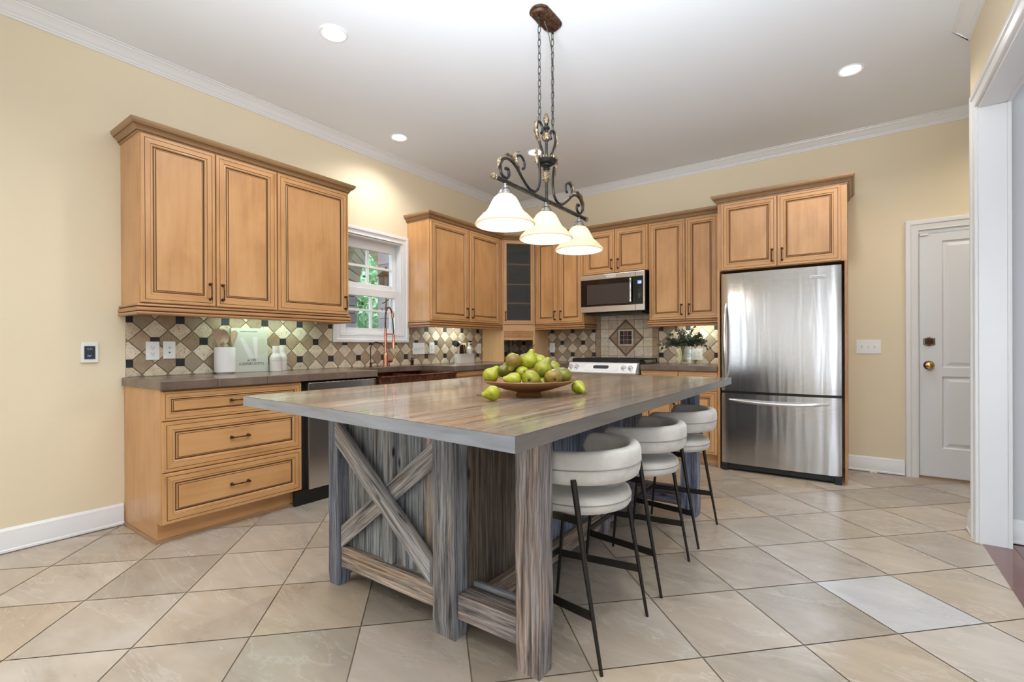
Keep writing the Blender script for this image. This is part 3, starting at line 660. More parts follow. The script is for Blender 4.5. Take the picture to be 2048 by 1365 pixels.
def base(label, loc, rz, W, D, parts, toe=True):
    t = thing('base_cabinet', label, 'cabinet', (*loc, 0), rz); m = MB(); m.box(0, W, -D, -.002, .112, CB-.002); m.box(0, W, -D+.06, -.002, 0, .1115, g=(1, 0, 0)); m.build('body', 'maple', t, smooth=0)
    for p in parts:
        if p[0] == 'dw': drawer(t, *p[1:5], D, h=p[5])
        else: door(t, *p[1:5], D, p[5], p[4]-.09)
    m = MB(); m.sweep([(W, -D+.06), (0, -D+.06)][::-1], [(0, 0), (.014, 0), (.014, .006), (.006, .018), (0, .02)]); m.build('shoe_moulding', 'crown_wood', t)
    return t
base('maple base cabinet right of the copper sink, largely hidden by the island', (WX, 3.462), QL, .55, .600, [('dw', .003, .545, .70, .873, False), ('do', .003, .545, .117, .695, 'r')])
base('maple base cabinet in the corner left of the range, behind the island', (-3.194, WY), 0, .63, .610, [('dw', .01, .625, .70, .873, True), ('do', .01, .625, .117, .695, 'r')])
base('maple base cabinet between the range and the refrigerator, two drawers over two doors', (-1.745, WY), 0, .724, .610, [('dw', .012, .368, .705, .873, True), ('dw', .376, .720, .705, .873, True), ('do', .012, .368, .117, .700, 'r'), ('do', .376, .720, .117, .700, 'l')])

# ---- counters
def counter_obj(name, label, rects, edges, z1=CT, z0=CB):
    """rects: list of (x0,x1,y0,y1); edges of tiles drawn as separate pieces with joints"""
    x0 = rects[0][0]; y0 = rects[0][2]; m = MB((x0, y0, z0)); rr = random.Random(3); j = .0012
    for (a, b, c, d, ax) in rects:
        m.tint = (1, 1, 1); m.box(a+.003, b-.003, c+.003, d-.003, z0, z1-.002, 1)
        n = max(1, round(((d-c) if ax == 'y' else (b-a))/.305)); st = ((d-c) if ax == 'y' else (b-a))/n
        for k in range(n):
            v = rr.uniform(.85, 1.15); m.tint = (.165*v, .115*v, .088*v)
            if ax == 'y': q = (a, b, c+k*st+j, c+(k+1)*st-j)
            else: q = (a+k*st+j, a+(k+1)*st-j, c, d)
            m.box(*q, z0, z1, 0)
    o = m.build(name, ['counter_tile', 'counter_joint'], smooth=0, bevel=.005, loc=(x0, y0, z0)); return tag(o, label, 'countertop')
XF = WX+.647
counter_obj('countertop', 'brown tiled countertop running from the left end past the sink into the corner', [(WX+.012, XF, 1.036, 2.538, 'y'), (WX+.012, WX+.20, 2.540, 3.458, 'y'), (WX+.012, XF, 3.460, 4.655, 'y'), (WX+.012, -2.556, 4.657, WY-.012, 'x')], None)
counter_obj('countertop', 'short brown tiled countertop between the range and the refrigerator', [(-1.745, -1.0195, 4.655, WY-.012, 'x')], None)

# ---- backsplash
def splash():
    OG = {'l': (WX, 1.06, .936), 'b1': (-3.78, WY, .936), 'b2': (-2.5345, WY, .936), 'b3': (-1.764, WY, .936)}
    MM = {k: MB(v) for k, v in OG.items()}; rr = random.Random(21); a = .1462; TH = .009
    def place(poly, wall, mat_t, rn, th=TH):
        if len(poly) < 3: return
        area_ = abs(sum(poly[i][0]*poly[(i+1) % len(poly)][1]-poly[(i+1) % len(poly)][0]*poly[i][1] for i in range(len(poly))))/2
        if area_ < 1e-5: return
        m = MM['l' if wall == 'l' else 'b1' if max(p[0] for p in poly) < -2.534 else 'b3' if min(p[0] for p in poly) > -1.766 else 'b2']
        m.tint = mat_t; m.rnd = (rn, rn, rn); c = (sum(p[0] for p in poly)/len(poly), sum(p[1] for p in poly)/len(poly)); b = .0025
        def sh(p, k): d = Vector((c[0]-p[0], c[1]-p[1])); return (p[0]+d.x/d.length*k, p[1]+d.y/d.length*k) if d.length > 0 else p
        f = (lambda s, z, h: (WX+h, s, z)) if wall == 'l' else (lambda s, z, h: (s, WY-h, z))
        top = [f(*sh(p, b), th) for p in poly]; mid = [f(*p, th-.002) for p in poly]; bot = [f(*p, .002) for p in poly]
        m.face(top, 0); n = len(poly)
        for i in range(n):
            k = (i+1) % n; m.face([top[i], mid[i], mid[k], top[k]], 0); m.face([mid[i], bot[i], bot[k], mid[k]], 0)
    light = [(.66, .55, .40), (.62, .50, .36), (.70, .60, .46), (.60, .49, .37), (.68, .57, .40)]; tan = [(.34, .25, .165), (.30, .215, .14), (.38, .285, .19), (.33, .26, .18), (.36, .25, .16)]
    def pattern(wall, s0, z0, regs):
        h = a/2; gq = .0030; sq = .0245
        lo, hi = min(r[0] for r in regs), max(r[1] for r in regs)
        for i in range(int((lo-s0)/a)-2, int((hi-s0)/a)+3):
            for j in range(-2, 4):
                vx, vz = s0+i*a, z0+j*a
                if (i+j) % 2 == 0:
                    q = [(vx-sq, vz-sq), (vx+sq, vz-sq), (vx+sq, vz+sq), (vx-sq, vz+sq)]
                    for r in regs: place(rect_clip(q, *r), wall, (.012, .011, .016) if rr.random() < .6 else (.022, .022, .03), 0., TH-.001)
                for (cx, cz, lt) in ((vx, vz+h, True), (vx+h, vz, False)):
                    e = h-gq; q = [(cx-e, cz), (cx, cz-e), (cx+e, cz), (cx, cz+e)]; k = sq+.0025
                    for (sx, sz) in ((vx, vz), (vx+a, vz), (vx, vz+a), (vx-a, vz), (vx, vz-a)):
                        ii = round((sx-s0)/a); jj = round((sz-z0)/a)
                        if (ii+jj) % 2: continue
                        dx, dz = cx-sx, cz-sz
                        if abs(dx)+abs(dz) > h*1.2: continue
                        if dz > 1e-3: q = clip_poly(q, [(0, -1, -(sz+k))])
                        elif dz < -1e-3: q = clip_poly(q, [(0, 1, sz-k)])
                        elif dx > 1e-3: q = clip_poly(q, [(-1, 0, -(sx+k))])
                        elif dx < -1e-3: q = clip_poly(q, [(1, 0, sx-k)])
                    for r in regs: place(rect_clip(q, *r), wall, rr.choice(light if lt else tan), 1. if lt else rr.choice([.2, .6, .9]))
    regs = [(1.062, 2.552, CT+.001, 1.39), (2.5521, 3.450, CT+.001, 1.168), (3.4501, 5.27, CT+.001, 1.39)]
    pattern('l', 1.073, 1.021, regs); regb = [(-3.77, -2.536, CT+.001, 1.39), (-1.764, -1.02, CT+.001, 1.39)]
    pattern('b', -2.555, 1.021, [regb[0]]); pattern('b', -1.741, 1.021, [regb[1]])
    # grid panel behind the range with a framed diamond
    cx, cz, p = -2.152, 1.219, .105; R = .205
    cols = [-2.5325, -2.470]+[cx+p*k for k in (-2, -1, 0, 1, 2)]+[-1.834, -1.7675]; cols = [-2.5325, -2.467, cx-2*p, cx-p, cx, cx+p, cx+2*p, -1.837, -1.7675]
    rows = [.936, cz-2*p, cz-p, cz, cz+p, cz+2*p-.004, 1.475]
    for i in range(8):
        for j in range(6):
            q = [(cols[i]+.0015, rows[j]+.0015), (cols[i+1]-.0015, rows[j]+.0015), (cols[i+1]-.0015, rows[j+1]-.0015), (cols[i]+.0015, rows[j+1]-.0015)]
            bord = i in (0, 7); ctr = ((q[0][0]+q[2][0])/2, (q[0][1]+q[2][1])/2)
            s1 = 1 if ctr[0] > cx else -1; s2_ = 1 if ctr[1] > cz else -1
            tn = rr.choice(tan) if bord else rr.choice(light)
            out = clip_poly(q, [(-s1, -s2_, -(s1*cx+s2_*cz+R+.012))]); place(out, 'b', tn, .5 if bord else 1.)
            if not bord: place(clip_poly(q, [(s1, s2_, s1*cx+s2_*cz+R-.012)]) if True else q, 'b', rr.choice(tan), .3)
    for k in range(4):
        a0 = pi/2*k; c0 = (cx+R*cos(a0), cz+R*sin(a0)); c1 = (cx+R*cos(a0+pi/2), cz+R*sin(a0+pi/2)); i0 = (cx+(R-.011)*cos(a0), cz+(R-.011)*sin(a0)); i1 = (cx+(R-.011)*cos(a0+pi/2), cz+(R-.011)*sin(a0+pi/2))
        o0 = (cx+(R+.011)*cos(a0), cz+(R+.011)*sin(a0)); o1 = (cx+(R+.011)*cos(a0+pi/2), cz+(R+.011)*sin(a0+pi/2)); place([i0, i1, o1, o0], 'b', (.15, .085, .05), 0., TH+.004)
    dk = [(.014, .012, .016), (.055, .022, .020), (.035, .016, .022), (.09, .035, .03)]
    for i in range(-1, 2):
        for j in range(-1, 2):
            x, z, h = cx+i*.049, cz+.002+j*.052, .0225; place([(x-h, z-h-.0015), (x+h, z-h-.0015), (x+h, z+h+.0015), (x-h, z+h+.0015)], 'b', dk[(i*3+j*2+5) % 4], 0., TH+.0035)
    w = .076; place([(cx-w-.014, cz-w-.016), (cx+w+.014, cz-w-.016), (cx+w+.014, cz+w+.020), (cx-w-.014, cz+w+.020)], 'b', (.58, .47, .34), 1., TH+.0015)
    for k, m in MM.items(): m.rnd = None; m.tint = (1, 1, 1)
    for r in regs: MM['l'].box(WX+.0015, WX+.004, r[0], r[1], r[2], r[3], 1)
    for k, r in (('b1', regb[0]), ('b3', regb[1]), ('b2', (-2.5345, -1.7655, .936, 1.475))): MM[k].box(r[0], r[1], WY-.004, WY-.0015, r[2], r[3], 1)
    LB = {'l': 'travertine diamond backsplash with small black squares along the window wall', 'b1': 'travertine diamond backsplash in the corner left of the range', 'b2': 'square travertine tile panel behind the range with a framed diamond and dark centre', 'b3': 'travertine diamond backsplash between range and refrigerator, behind the eucalyptus'}
    for k, m in MM.items(): tag(m.build('tile_backsplash', ['splash_tile', 'splash_grout'], smooth=0, loc=OG[k]), LB[k], 'backsplash')
splash()

# ============================================================ APPLIANCES
def fridge_surround():
    t = thing('refrigerator_cabinet', 'maple cabinet over and around the stainless refrigerator with two short doors', 'cabinet', (-1.018, WY, 0))
    W, D = .976, .606; m = MB(); m.box(.0, W, -D, -.002, 1.802, 2.4175); m.build('body', 'maple', t, smooth=0, bevel=.0012)
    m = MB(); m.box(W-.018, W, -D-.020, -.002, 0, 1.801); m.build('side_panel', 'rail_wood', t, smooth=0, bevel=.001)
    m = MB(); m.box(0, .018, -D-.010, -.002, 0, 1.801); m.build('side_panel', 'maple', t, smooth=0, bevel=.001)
    door(t, .034, .480, 1.806, 2.412, D, 'r', 1.90); door(t, .486, .936, 1.806, 2.412, D, 'l', 1.90)
fridge_surround()
FF = WY-.606
run('crown_moulding', 'dark maple crown moulding on top of the refrigerator cabinet', 'moulding', [(-1.018, WY-.002), (-1.018, FF), (-.042, FF), (-.042, WY-.002)], CRN, CRM, ['crown_wood', 'glaze'], dz=.006)
def fridge():
    t = thing('refrigerator', 'stainless steel bottom-freezer refrigerator with curved handles', 'refrigerator', (-.530, WY-.02, 0)); X0, X1 = -.450, .450
    m = MB(); m.box(X0+.012, X1-.012, -.590, -.02, .06, 1.765); m.build('body', 'black', t, smooth=0)
    yd = -.640
    def curved(z0, z1, name):
        m = MB(); n = 24; pts = []
        for i in range(n+1):
            u = -1+2*i/n; x = X0+(X1-X0)*i/n; e = min(1, (1-abs(u))/.05); bow = .012*(1-u*u)+.010*math.sqrt(max(0, 1-(1-e)**2))
            pts.append((x, yd+.022-bow))
        for i in range(n): m.face([(*pts[i], z0), (*pts[i+1], z0), (*pts[i+1], z1), (*pts[i], z1)])
        back = [(X1, yd+.048), (X0, yd+.048)]; P = pts+back
        for k in (n, n+1, n+2): a, b = P[k % len(P)], P[(k+1) % len(P)]; m.face([(*a, z0), (*b, z0), (*b, z1), (*a, z1)])
        m.face([(*p, z0) for p in P]); m.face([(*p, z1) for p in P]); return m.build(name, 'stainless_wavy', t, smooth=40)
    up = curved(.716, 1.768, 'door'); lo = curved(.066, .694, 'freezer_drawer')
    m = MB(); m.box(X0+.004, X1-.004, -.600, -.592, .05, 1.766); m.build('gasket', 'black', t, smooth=0)
    m = MB(); m.box(X0+.004, X1-.004, -.620, -.56, .018, .062); m.box(X0+.0, X0+.05, -.640, -.575, .001, .06); m.box(X1-.05, X1, -.640, -.575, .001, .06); m.build('base_grille', 'rubber', t, smooth=0, bevel=.004)
    def handle(par, a, b, out, nm='handle'):
        m = MB(); a, b = Vector(a), Vector(b); P = []; Rr = []
        for i in range(17):
            u = i/16; p = a.lerp(b, u); k = 1-(2*u-1)**4; q = 1-(2*u-1)**2; P.append((p.x, p.y-out*(.35*k+.65*q), p.z-(.018*q if abs(a.z-b.z) < .1 else 0))); Rr.append(.007+.008*k)
        m.tube(P, Rr, 12); return m.build(nm, 'stainless_light', par)
    handle(up, (X0+.040, yd+.010, .80), (X0+.040, yd+.010, 1.50), .062)
    handle(lo, (X0+.065, yd+.006, .640), (X1-.085, yd+.006, .640), .050)
    m = MB(); m.box(.238, .346, yd-.0085, yd-.003, 1.671, 1.695); b = m.build('badge', 'control_silver', up, smooth=0, bevel=.002)
    text('badge_text', 'KitchenAid', .021, (.292, yd-.0088, 1.683), (R_(90), 0, 0), 'slot', b, sx=.98)
fridge()
def microwave():
    t = thing('microwave', 'stainless over-the-range microwave with black glass door', 'microwave', (-2.157, WY, 1.478)); yf = -.410; X0, X1 = -.372, .375
    m = MB(); m.box(X0+.006, X1-.004, yf+.028, -.018, .018, .436); m.box(X0+.04, X1-.05, yf+.06, -.03, .0, .0175); m.build('body', 'black', t, smooth=0, bevel=.003)
    zs = (.022, .437); m = MB(); m.box(X0, X1, yf, yf+.027, *zs); o = m.build('front', 'stainless', t, smooth=0, bevel=.003)
    m = MB(); m.box(X0+.010, X1-.014, yf-.003, yf-.0003, .086, .384); m.build('door_glass', 'black_gloss', o, smooth=0, bevel=.001)
    t2 = NT('window_film'); t2.bsdf((.055, .048, .045), .12)
    m = MB(); m.box(X0+.086, .222, yf-.0042, yf-.0032, .108, .325); m.build('window', 'window_film', o, smooth=0)
    m = MB(); m.box(.2765, .2785, yf-.0038, yf-.0001, .023, .4365); m.build('seam', 'dark_gap', o, smooth=0)
    m = MB(); m.lathe([(0, 0), (.0115, 0), (.0125, .004), (.0125, .020), (.0105, .024), (.0105, .228), (.0125, .232), (.0125, .248), (.0115, .252), (0, .252)], (.235, yf-.034, .112), 16)
    m.box(.230, .240, yf-.03, yf-.002, .122, .132); m.box(.230, .240, yf-.03, yf-.002, .344, .354); m.build('handle', 'stainless_light', o)
    m = MB(); m.box(.303, .345, yf-.0042, yf-.0032, .301, .336); d = m.build('clock_display', 'screen_blue', o, smooth=0)
    text('clock_digits', '1:08', .016, (.327, yf-.0046, .313), (R_(90), 0, 0), 'screen_white', d)
    rows = ['Start', 'Cook', 'Auto', '1 2 3', '4 5 6', '7 8 9', 'Off', 'Fan']
    for i, z in enumerate((.270, .254, .238, .222, .200, .184, .168, .150)): text('key_text', ['·· ·· ··', '··· ·· ··', '·· ··· ·', '·· ·· ··', '1  2  3', '4  5  6', '7  8  9', '·  0  ··'][i], .014, (.324, yf-.0044, z), (R_(90), 0, 0), 'key_text', o)
    text('key_text', '·· · ···', .018, (.324, yf-.0044, .120), (R_(90), 0, 0), 'key_text_blue', o); text('key_text', '· ··· ··', .018, (.324, yf-.0044, .104), (R_(90), 0, 0), 'key_text_blue', o)
    m = MB(); m.box(-.054, .054, yf-.003, yf-.0003, .398, .428); b = m.build('badge', 'plate_white', o, smooth=0, bevel=.001)
    text('badge_text', 'KitchenAid', .019, (0, yf-.0034, .413), (R_(90), 0, 0), 'slot', b, sx=1.0)
microwave()
def cooker():
    t = thing('range', 'stainless slide-in gas range with black grates and four silver knobs', 'range', (-2.150, WY, 0)); yf = -.665; W = .385
    m = MB(); m.box(-W, W, -.635, -.02, .06, .80); m.box(-W+.02, W-.02, -.60, -.02, .0, .0595); m.build('body', 'black', t, smooth=0)
    m = MB(); m.box(-W, W, -.665, -.636, .21, .795); m.build('oven_door', 'stainless', t, smooth=0, bevel=.004)
    m = MB(); m.box(-W, W, -.665, -.636, .065, .205); m.build('warming_drawer', 'stainless', t, smooth=0, bevel=.004)
    m = MB(); m.tube([(-W+.05, -.71, .755), (W-.05, -.71, .755)], .012, 10); m.tube([(-W+.07, -.71, .755), (-W+.07, -.665, .755)], .009, 8); m.tube([(W-.07, -.71, .755), (W-.07, -.665, .755)], .009, 8); m.build('oven_handle', 'stainless_light', t)
    # sloped control panel
    z0, z1, y0, y1 = .838, .950, -.715, -.655; m = MB(); prof = [(y0, z0), (y0-.004, z0+.012), (y1-.004, z1-.006), (y1+.004, z1), (-.60, z1), (-.60, z0)]
    for k in range(len(prof)): a, b = prof[k], prof[(k+1) % len(prof)]; m.face([(-W, *a), (W, *a), (W-.0, *b), (-W+.0, *b)])
    m.face([(-W, *p) for p in prof]); m.face([(W, *p) for p in prof]); cp = m.build('control_panel', 'control_silver', t, smooth=0, bevel=.003)
    n = Vector((0, z1-.006-z0-.012, -(y1-y0))).normalized(); n = Vector((0, -abs(n.y), abs(n.z))); sl = Vector((0, y1-y0, z1-.006-z0-.012)).normalized(); c0 = Vector((0, (y0+y1)/2-.004, (z0+.012+z1-.006)/2))
    rot = Matrix((Vector((1, 0, 0)), sl, n)).transposed()
    for x in (-.347, -.277, .253, .325):
        k = MB(tuple(c0+Vector((x, 0, 0)))); c = c0+Vector((x, 0, 0)); k.lathe([(0, 0), (.027, 0), (.027, .004), (.022, .006), (.021, .024), (.018, .027), (0, .027)], tuple(c), 24, M=rot)
        k.obox(c+n*.029, Vector((.003, 0, 0)), sl*.016, n*.004); k.build('knob', 'stainless_light', cp, loc=tuple(c))
    m = MB(); R1 = .040
    pl = [(-.155+R1*cos(a), R1*sin(a)) for a in [pi/2+pi*i/12 for i in range(13)]]+[(.155+R1*cos(a), R1*sin(a)) for a in [-pi/2+pi*i/12 for i in range(13)]]
    m.face([tuple(c0+Vector((x, 0, 0))+sl*y+n*.003) for x, y in pl]); n2 = len(pl)
    for i in range(n2): a, b = pl[i], pl[(i+1) % n2]; m.face([tuple(c0+Vector((a[0], 0, 0))+sl*a[1]+n*.003), tuple(c0+Vector((b[0], 0, 0))+sl*b[1]+n*.003), tuple(c0+Vector((b[0], 0, 0))+sl*b[1]), tuple(c0+Vector((a[0], 0, 0))+sl*a[1])])
    kp = m.build('keypad', 'plate_white', cp, smooth=0)
    m = MB(); pl = [(-.068+.020*cos(a), .020*sin(a)) for a in [pi/2+pi*i/10 for i in range(11)]]+[(.068+.020*cos(a), .020*sin(a)) for a in [-pi/2+pi*i/10 for i in range(11)]]
    m.face([tuple(c0+Vector((x, 0, 0))+sl*(y+.008)+n*.0042) for x, y in pl]); m.build('display', 'screen_dark', kp, smooth=0)
    m = MB(); m.box(-W-.004, W+.004, -.60, -.02, .936, .946); m.build('cooktop', 'black_gloss', t, smooth=0, bevel=.003)
    for gx in (-.255, 0, .255):
        g = MB(); a, b = gx-.122, gx+.122; z = .985; s = .006
        for x in (a, gx-.04, gx+.04, b): g.box(x-s, x+s, -.585, -.06, z-.007, z+.006)
        for y in (-.585, -.46, -.33, -.20, -.06): g.box(a-s, b+s, y-s, y+s, z-.013, z+.0055)
        for x in (a, b):
            for y in (-.585, -.06): g.box(x-s, x+s, y-s, y+s, .947, z-.014)
        g.box(a-s, b+s, -.593, -.586, .951, z+.004)
        g.build('grate', 'black', t, smooth=0)
        if gx: 
            for y in (-.45, -.20): c = MB(); c.lathe([(0, 0), (.045, 0), (.045, .008), (.03, .014), (.03, .020), (0, .020)], (gx, y, .9465), 20); c.build('burner', 'black', t)
cooker()

# ============================================================ ISLAND
def island():
    org = (-1.44, 2.34, 0); t = thing('kitchen_island', 'rustic island of reclaimed barn wood with a thick varnished plank top and X-braced end', 'kitchen island', org)
    rr = random.Random(9)
    def bd(name, boxes, mat='barnwood', bev=.003):
        m = MB(org)
        for b in boxes:
            m.tint = b[6]; m.du = rr.random()*7; m.box(*b[:6], 0, b[7] if len(b) > 7 else (0, 0, 1))
        return m.build(name, mat, t, smooth=0, bevel=bev)
    def post(x0, x1, y0, y1, tn, z0=0, z1=.856, name='post', chip=.004):
        """weathered post with slightly uneven edges"""
        m = MB(org); m.tint = tn; m.du = rr.random()*7; n = 14; P = []
        for i in range(n+1):
            z = z0+(z1-z0)*i/n; e = [(rr.uniform(0, chip), rr.uniform(0, chip)) for _ in range(4)]
            if i == 0: e = [(a+.004, b+.004) for a, b in e]
            P.append([(x0+e[0][0], y0+e[0][1], z), (x1-e[1][0], y0+e[1][1], z), (x1-e[2][0], y1-e[2][1], z), (x0+e[3][0], y1-e[3][1], z)])
        for a, b in zip(P[:-1], P[1:]):
            for k in range(4):
                q = (k+1) % 4; u0 = m.du+k*.31; ww = .09; m.face([a[k], a[q], b[q], b[k]], uvs=[(u0, a[k][2]), (u0+ww, a[q][2]), (u0+ww, b[q][2]), (u0, b[k][2])])
        m.face(P[0][::-1]); m.face(P[-1]); return m.build(name, 'barnwood', t, smooth=0)
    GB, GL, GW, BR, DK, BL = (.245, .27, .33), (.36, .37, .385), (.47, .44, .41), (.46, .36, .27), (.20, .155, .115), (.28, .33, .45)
    # near end
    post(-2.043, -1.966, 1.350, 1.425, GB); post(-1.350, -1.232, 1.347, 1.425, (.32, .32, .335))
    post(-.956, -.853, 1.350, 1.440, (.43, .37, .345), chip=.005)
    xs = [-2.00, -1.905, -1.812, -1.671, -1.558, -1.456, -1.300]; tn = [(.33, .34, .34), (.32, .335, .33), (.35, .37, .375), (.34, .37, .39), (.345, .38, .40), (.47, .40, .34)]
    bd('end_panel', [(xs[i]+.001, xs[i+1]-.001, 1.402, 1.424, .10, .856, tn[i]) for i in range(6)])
    bd('batten', [(-1.671, -1.615, 1.372, 1.401, .186, .855, (.34, .36, .375))])
    bd('rail', [(-1.965, -1.351, 1.366, 1.4015, .086, .182, (.52, .42, .335), (1, 0, 0))])
    def brace(p0, p1, y0, y1, tn, w=.082):
        """board from p0 to p1 (x,z of its axis), clipped to the opening"""
        m = MB(org); m.tint = tn; a, b = Vector(p0), Vector(p1); d = (b-a).normalized(); nn = Vector((-d.y, d.x))*w/2; ext = d*.16
        q = [tuple(a-ext+nn), tuple(a-ext-nn), tuple(b+ext-nn), tuple(b+ext+nn)]; q = rect_clip(q, -1.965, -1.351, .183, .8555); k = len(q); g = (d.x, 0, d.y)
        m.face([(x, y0, z) for x, z in q], 0, g); m.face([(x, y1, z) for x, z in q][::-1], 0, g)
        for i in range(k): u, v = q[i], q[(i+1) % k]; m.face([(u[0], y0, u[1]), (v[0], y0, v[1]), (v[0], y1, v[1]), (u[0], y1, u[1])], 0, g)
        return m.build('brace', 'barnwood', t, smooth=0, bevel=.002)
    brace((-1.965, .726), (-1.351, .238), 1.334, 1.3635, (.47, .445, .425)); brace((-1.965, .228), (-1.351, .700), 1.364, 1.3715, (.43, .41, .39))
    # long side facing the stools
    ys = [1.427]; 
    while ys[-1] < 3.24: ys.append(min(3.25, ys[-1]+rr.uniform(.105, .17)))
    sp = []
    for i in range(len(ys)-1):
        k = ys[i]; c = DK if k < 1.85 else BL if k < 2.55 else GB; v = rr.uniform(.85, 1.2)  # near planks dark brown, with some shade painted into the tint
        sp.append((-1.255, -1.233, ys[i]+.001, ys[i+1]-.001, .10, .855, tuple(x*v for x in c)))
    bd('side_panel', sp); bd('rail', [(-1.232, -1.200, 1.530, 2.565, .055, .150, (.42, .33, .25), (0, 1, 0))]); post(-1.2325, -1.185, 2.575, 2.665, (.36, .33, .38))
    bd('rail', [(-1.232, -1.200, 2.67, 3.20, .055, .150, (.30, .28, .30), (0, 1, 0))])
    # far end and left side
    post(-2.043, -1.966, 3.25, 3.325, GB); post(-1.350, -1.232, 3.251, 3.329, GB); post(-.940, -.833, 3.235, 3.325, (.30, .32, .42), chip=.005)
    bd('end_panel', [(-2.0, -1.30, 3.245, 3.262, .10, .856, GL)]); sl = []
    y = 1.427
    while y < 3.24: z = min(y+rr.uniform(.11, .16), 3.243); v = rr.uniform(.8, 1.2); sl.append((-2.020, -1.998, y+.001, z-.001, .02, .855, tuple(c*v for c in GB))); y = z
    bd('side_panel', sl)
    # foot rails from cabinet to the two free legs
    bd('foot_rail', [(-1.231, -.957, 1.362, 1.442, .083, .176, (.40, .34, .31), (1, 0, 0)), (-1.231, -.958, 1.456, 1.478, .10, .190, (.33, .34, .36), (1, 0, 0))])
    bd('foot_rail', [(-1.231, -.941, 3.24, 3.32, .06, .170, (.24, .21, .27), (1, 0, 0))])
    # top
    A, B, C_, D = Vector((-2.269, 1.070)), Vector((-.678, .962)), Vector((-.690, 3.570)), Vector((-2.262, 3.565)); zt, zb = .900, .857
    cuts = [0, .095, .21, .33, .45, .56, .675, .79, .865, .93, 1]; tm = MB(org); tt = [(.30, .20, .13), (.34, .25, .18), (.29, .205, .145), (.36, .26, .18), (.30, .22, .16), (.33, .23, .155), (.27, .20, .145), (.31, .21, .14), (.25, .19, .145), (.21, .175, .145)]
    for i in range(10):
        u0, u1 = cuts[i]+.0006, cuts[i+1]-.0006; tm.tint = tt[i]; tm.du = i*1.7; q = [A.lerp(B, u0), A.lerp(B, u1), D.lerp(C_, u1), D.lerp(C_, u0)]; zz = zt-.0004*(i % 2)
        tm.face([(*p, zz) for p in q], 0, (0, 1, 0)); tm.face([(*p, zb+.002) for p in q][::-1], 0, (0, 1, 0))
        for k in range(4): r = (k+1) % 4; tm.face([(*q[k], zb+.002), (*q[r], zb+.002), (*q[r], zz), (*q[k], zz)], 0)
    for i in (1, 3, 4, 6, 7, 8, 9):
        v = .0
        while v < 1:
            L_ = rr.uniform(.008, .05); w_ = rr.uniform(.0006, .0022)/1.6; u = cuts[i]+rr.uniform(-.0012, .0012); a_, b_ = A.lerp(D, v), A.lerp(D, min(1, v+L_)); c_, d_ = B.lerp(C_, v), B.lerp(C_, min(1, v+L_))
            tm.tint = (.62, .56, .49); tm.face([(*a_.lerp(c_, u-w_), zt+.0002), (*a_.lerp(c_, u+w_), zt+.0002), (*b_.lerp(d_, u+w_), zt+.0002), (*b_.lerp(d_, u-w_), zt+.0002)], 0, (0, 1, 0)); v += L_+rr.uniform(.0, .05)
    top = tm.build('tabletop', 'island_top_wood', t, smooth=0)
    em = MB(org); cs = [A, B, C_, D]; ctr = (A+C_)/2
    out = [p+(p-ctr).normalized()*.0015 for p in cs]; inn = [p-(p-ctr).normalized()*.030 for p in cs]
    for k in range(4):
        r = (k+1) % 4; g = out[r]-out[k]; g = (g.x, g.y, 0); em.tint = ((.29, .305, .335), (.150, .132, .112), (.26, .27, .30), (.16, .145, .13))[k]; zt2 = zt-.0015  # bluish daylight sheen painted into the end edges, long sides browner
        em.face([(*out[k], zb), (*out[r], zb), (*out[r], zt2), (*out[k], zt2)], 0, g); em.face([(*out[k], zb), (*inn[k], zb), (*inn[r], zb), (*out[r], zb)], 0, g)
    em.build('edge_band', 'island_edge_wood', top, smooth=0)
island()

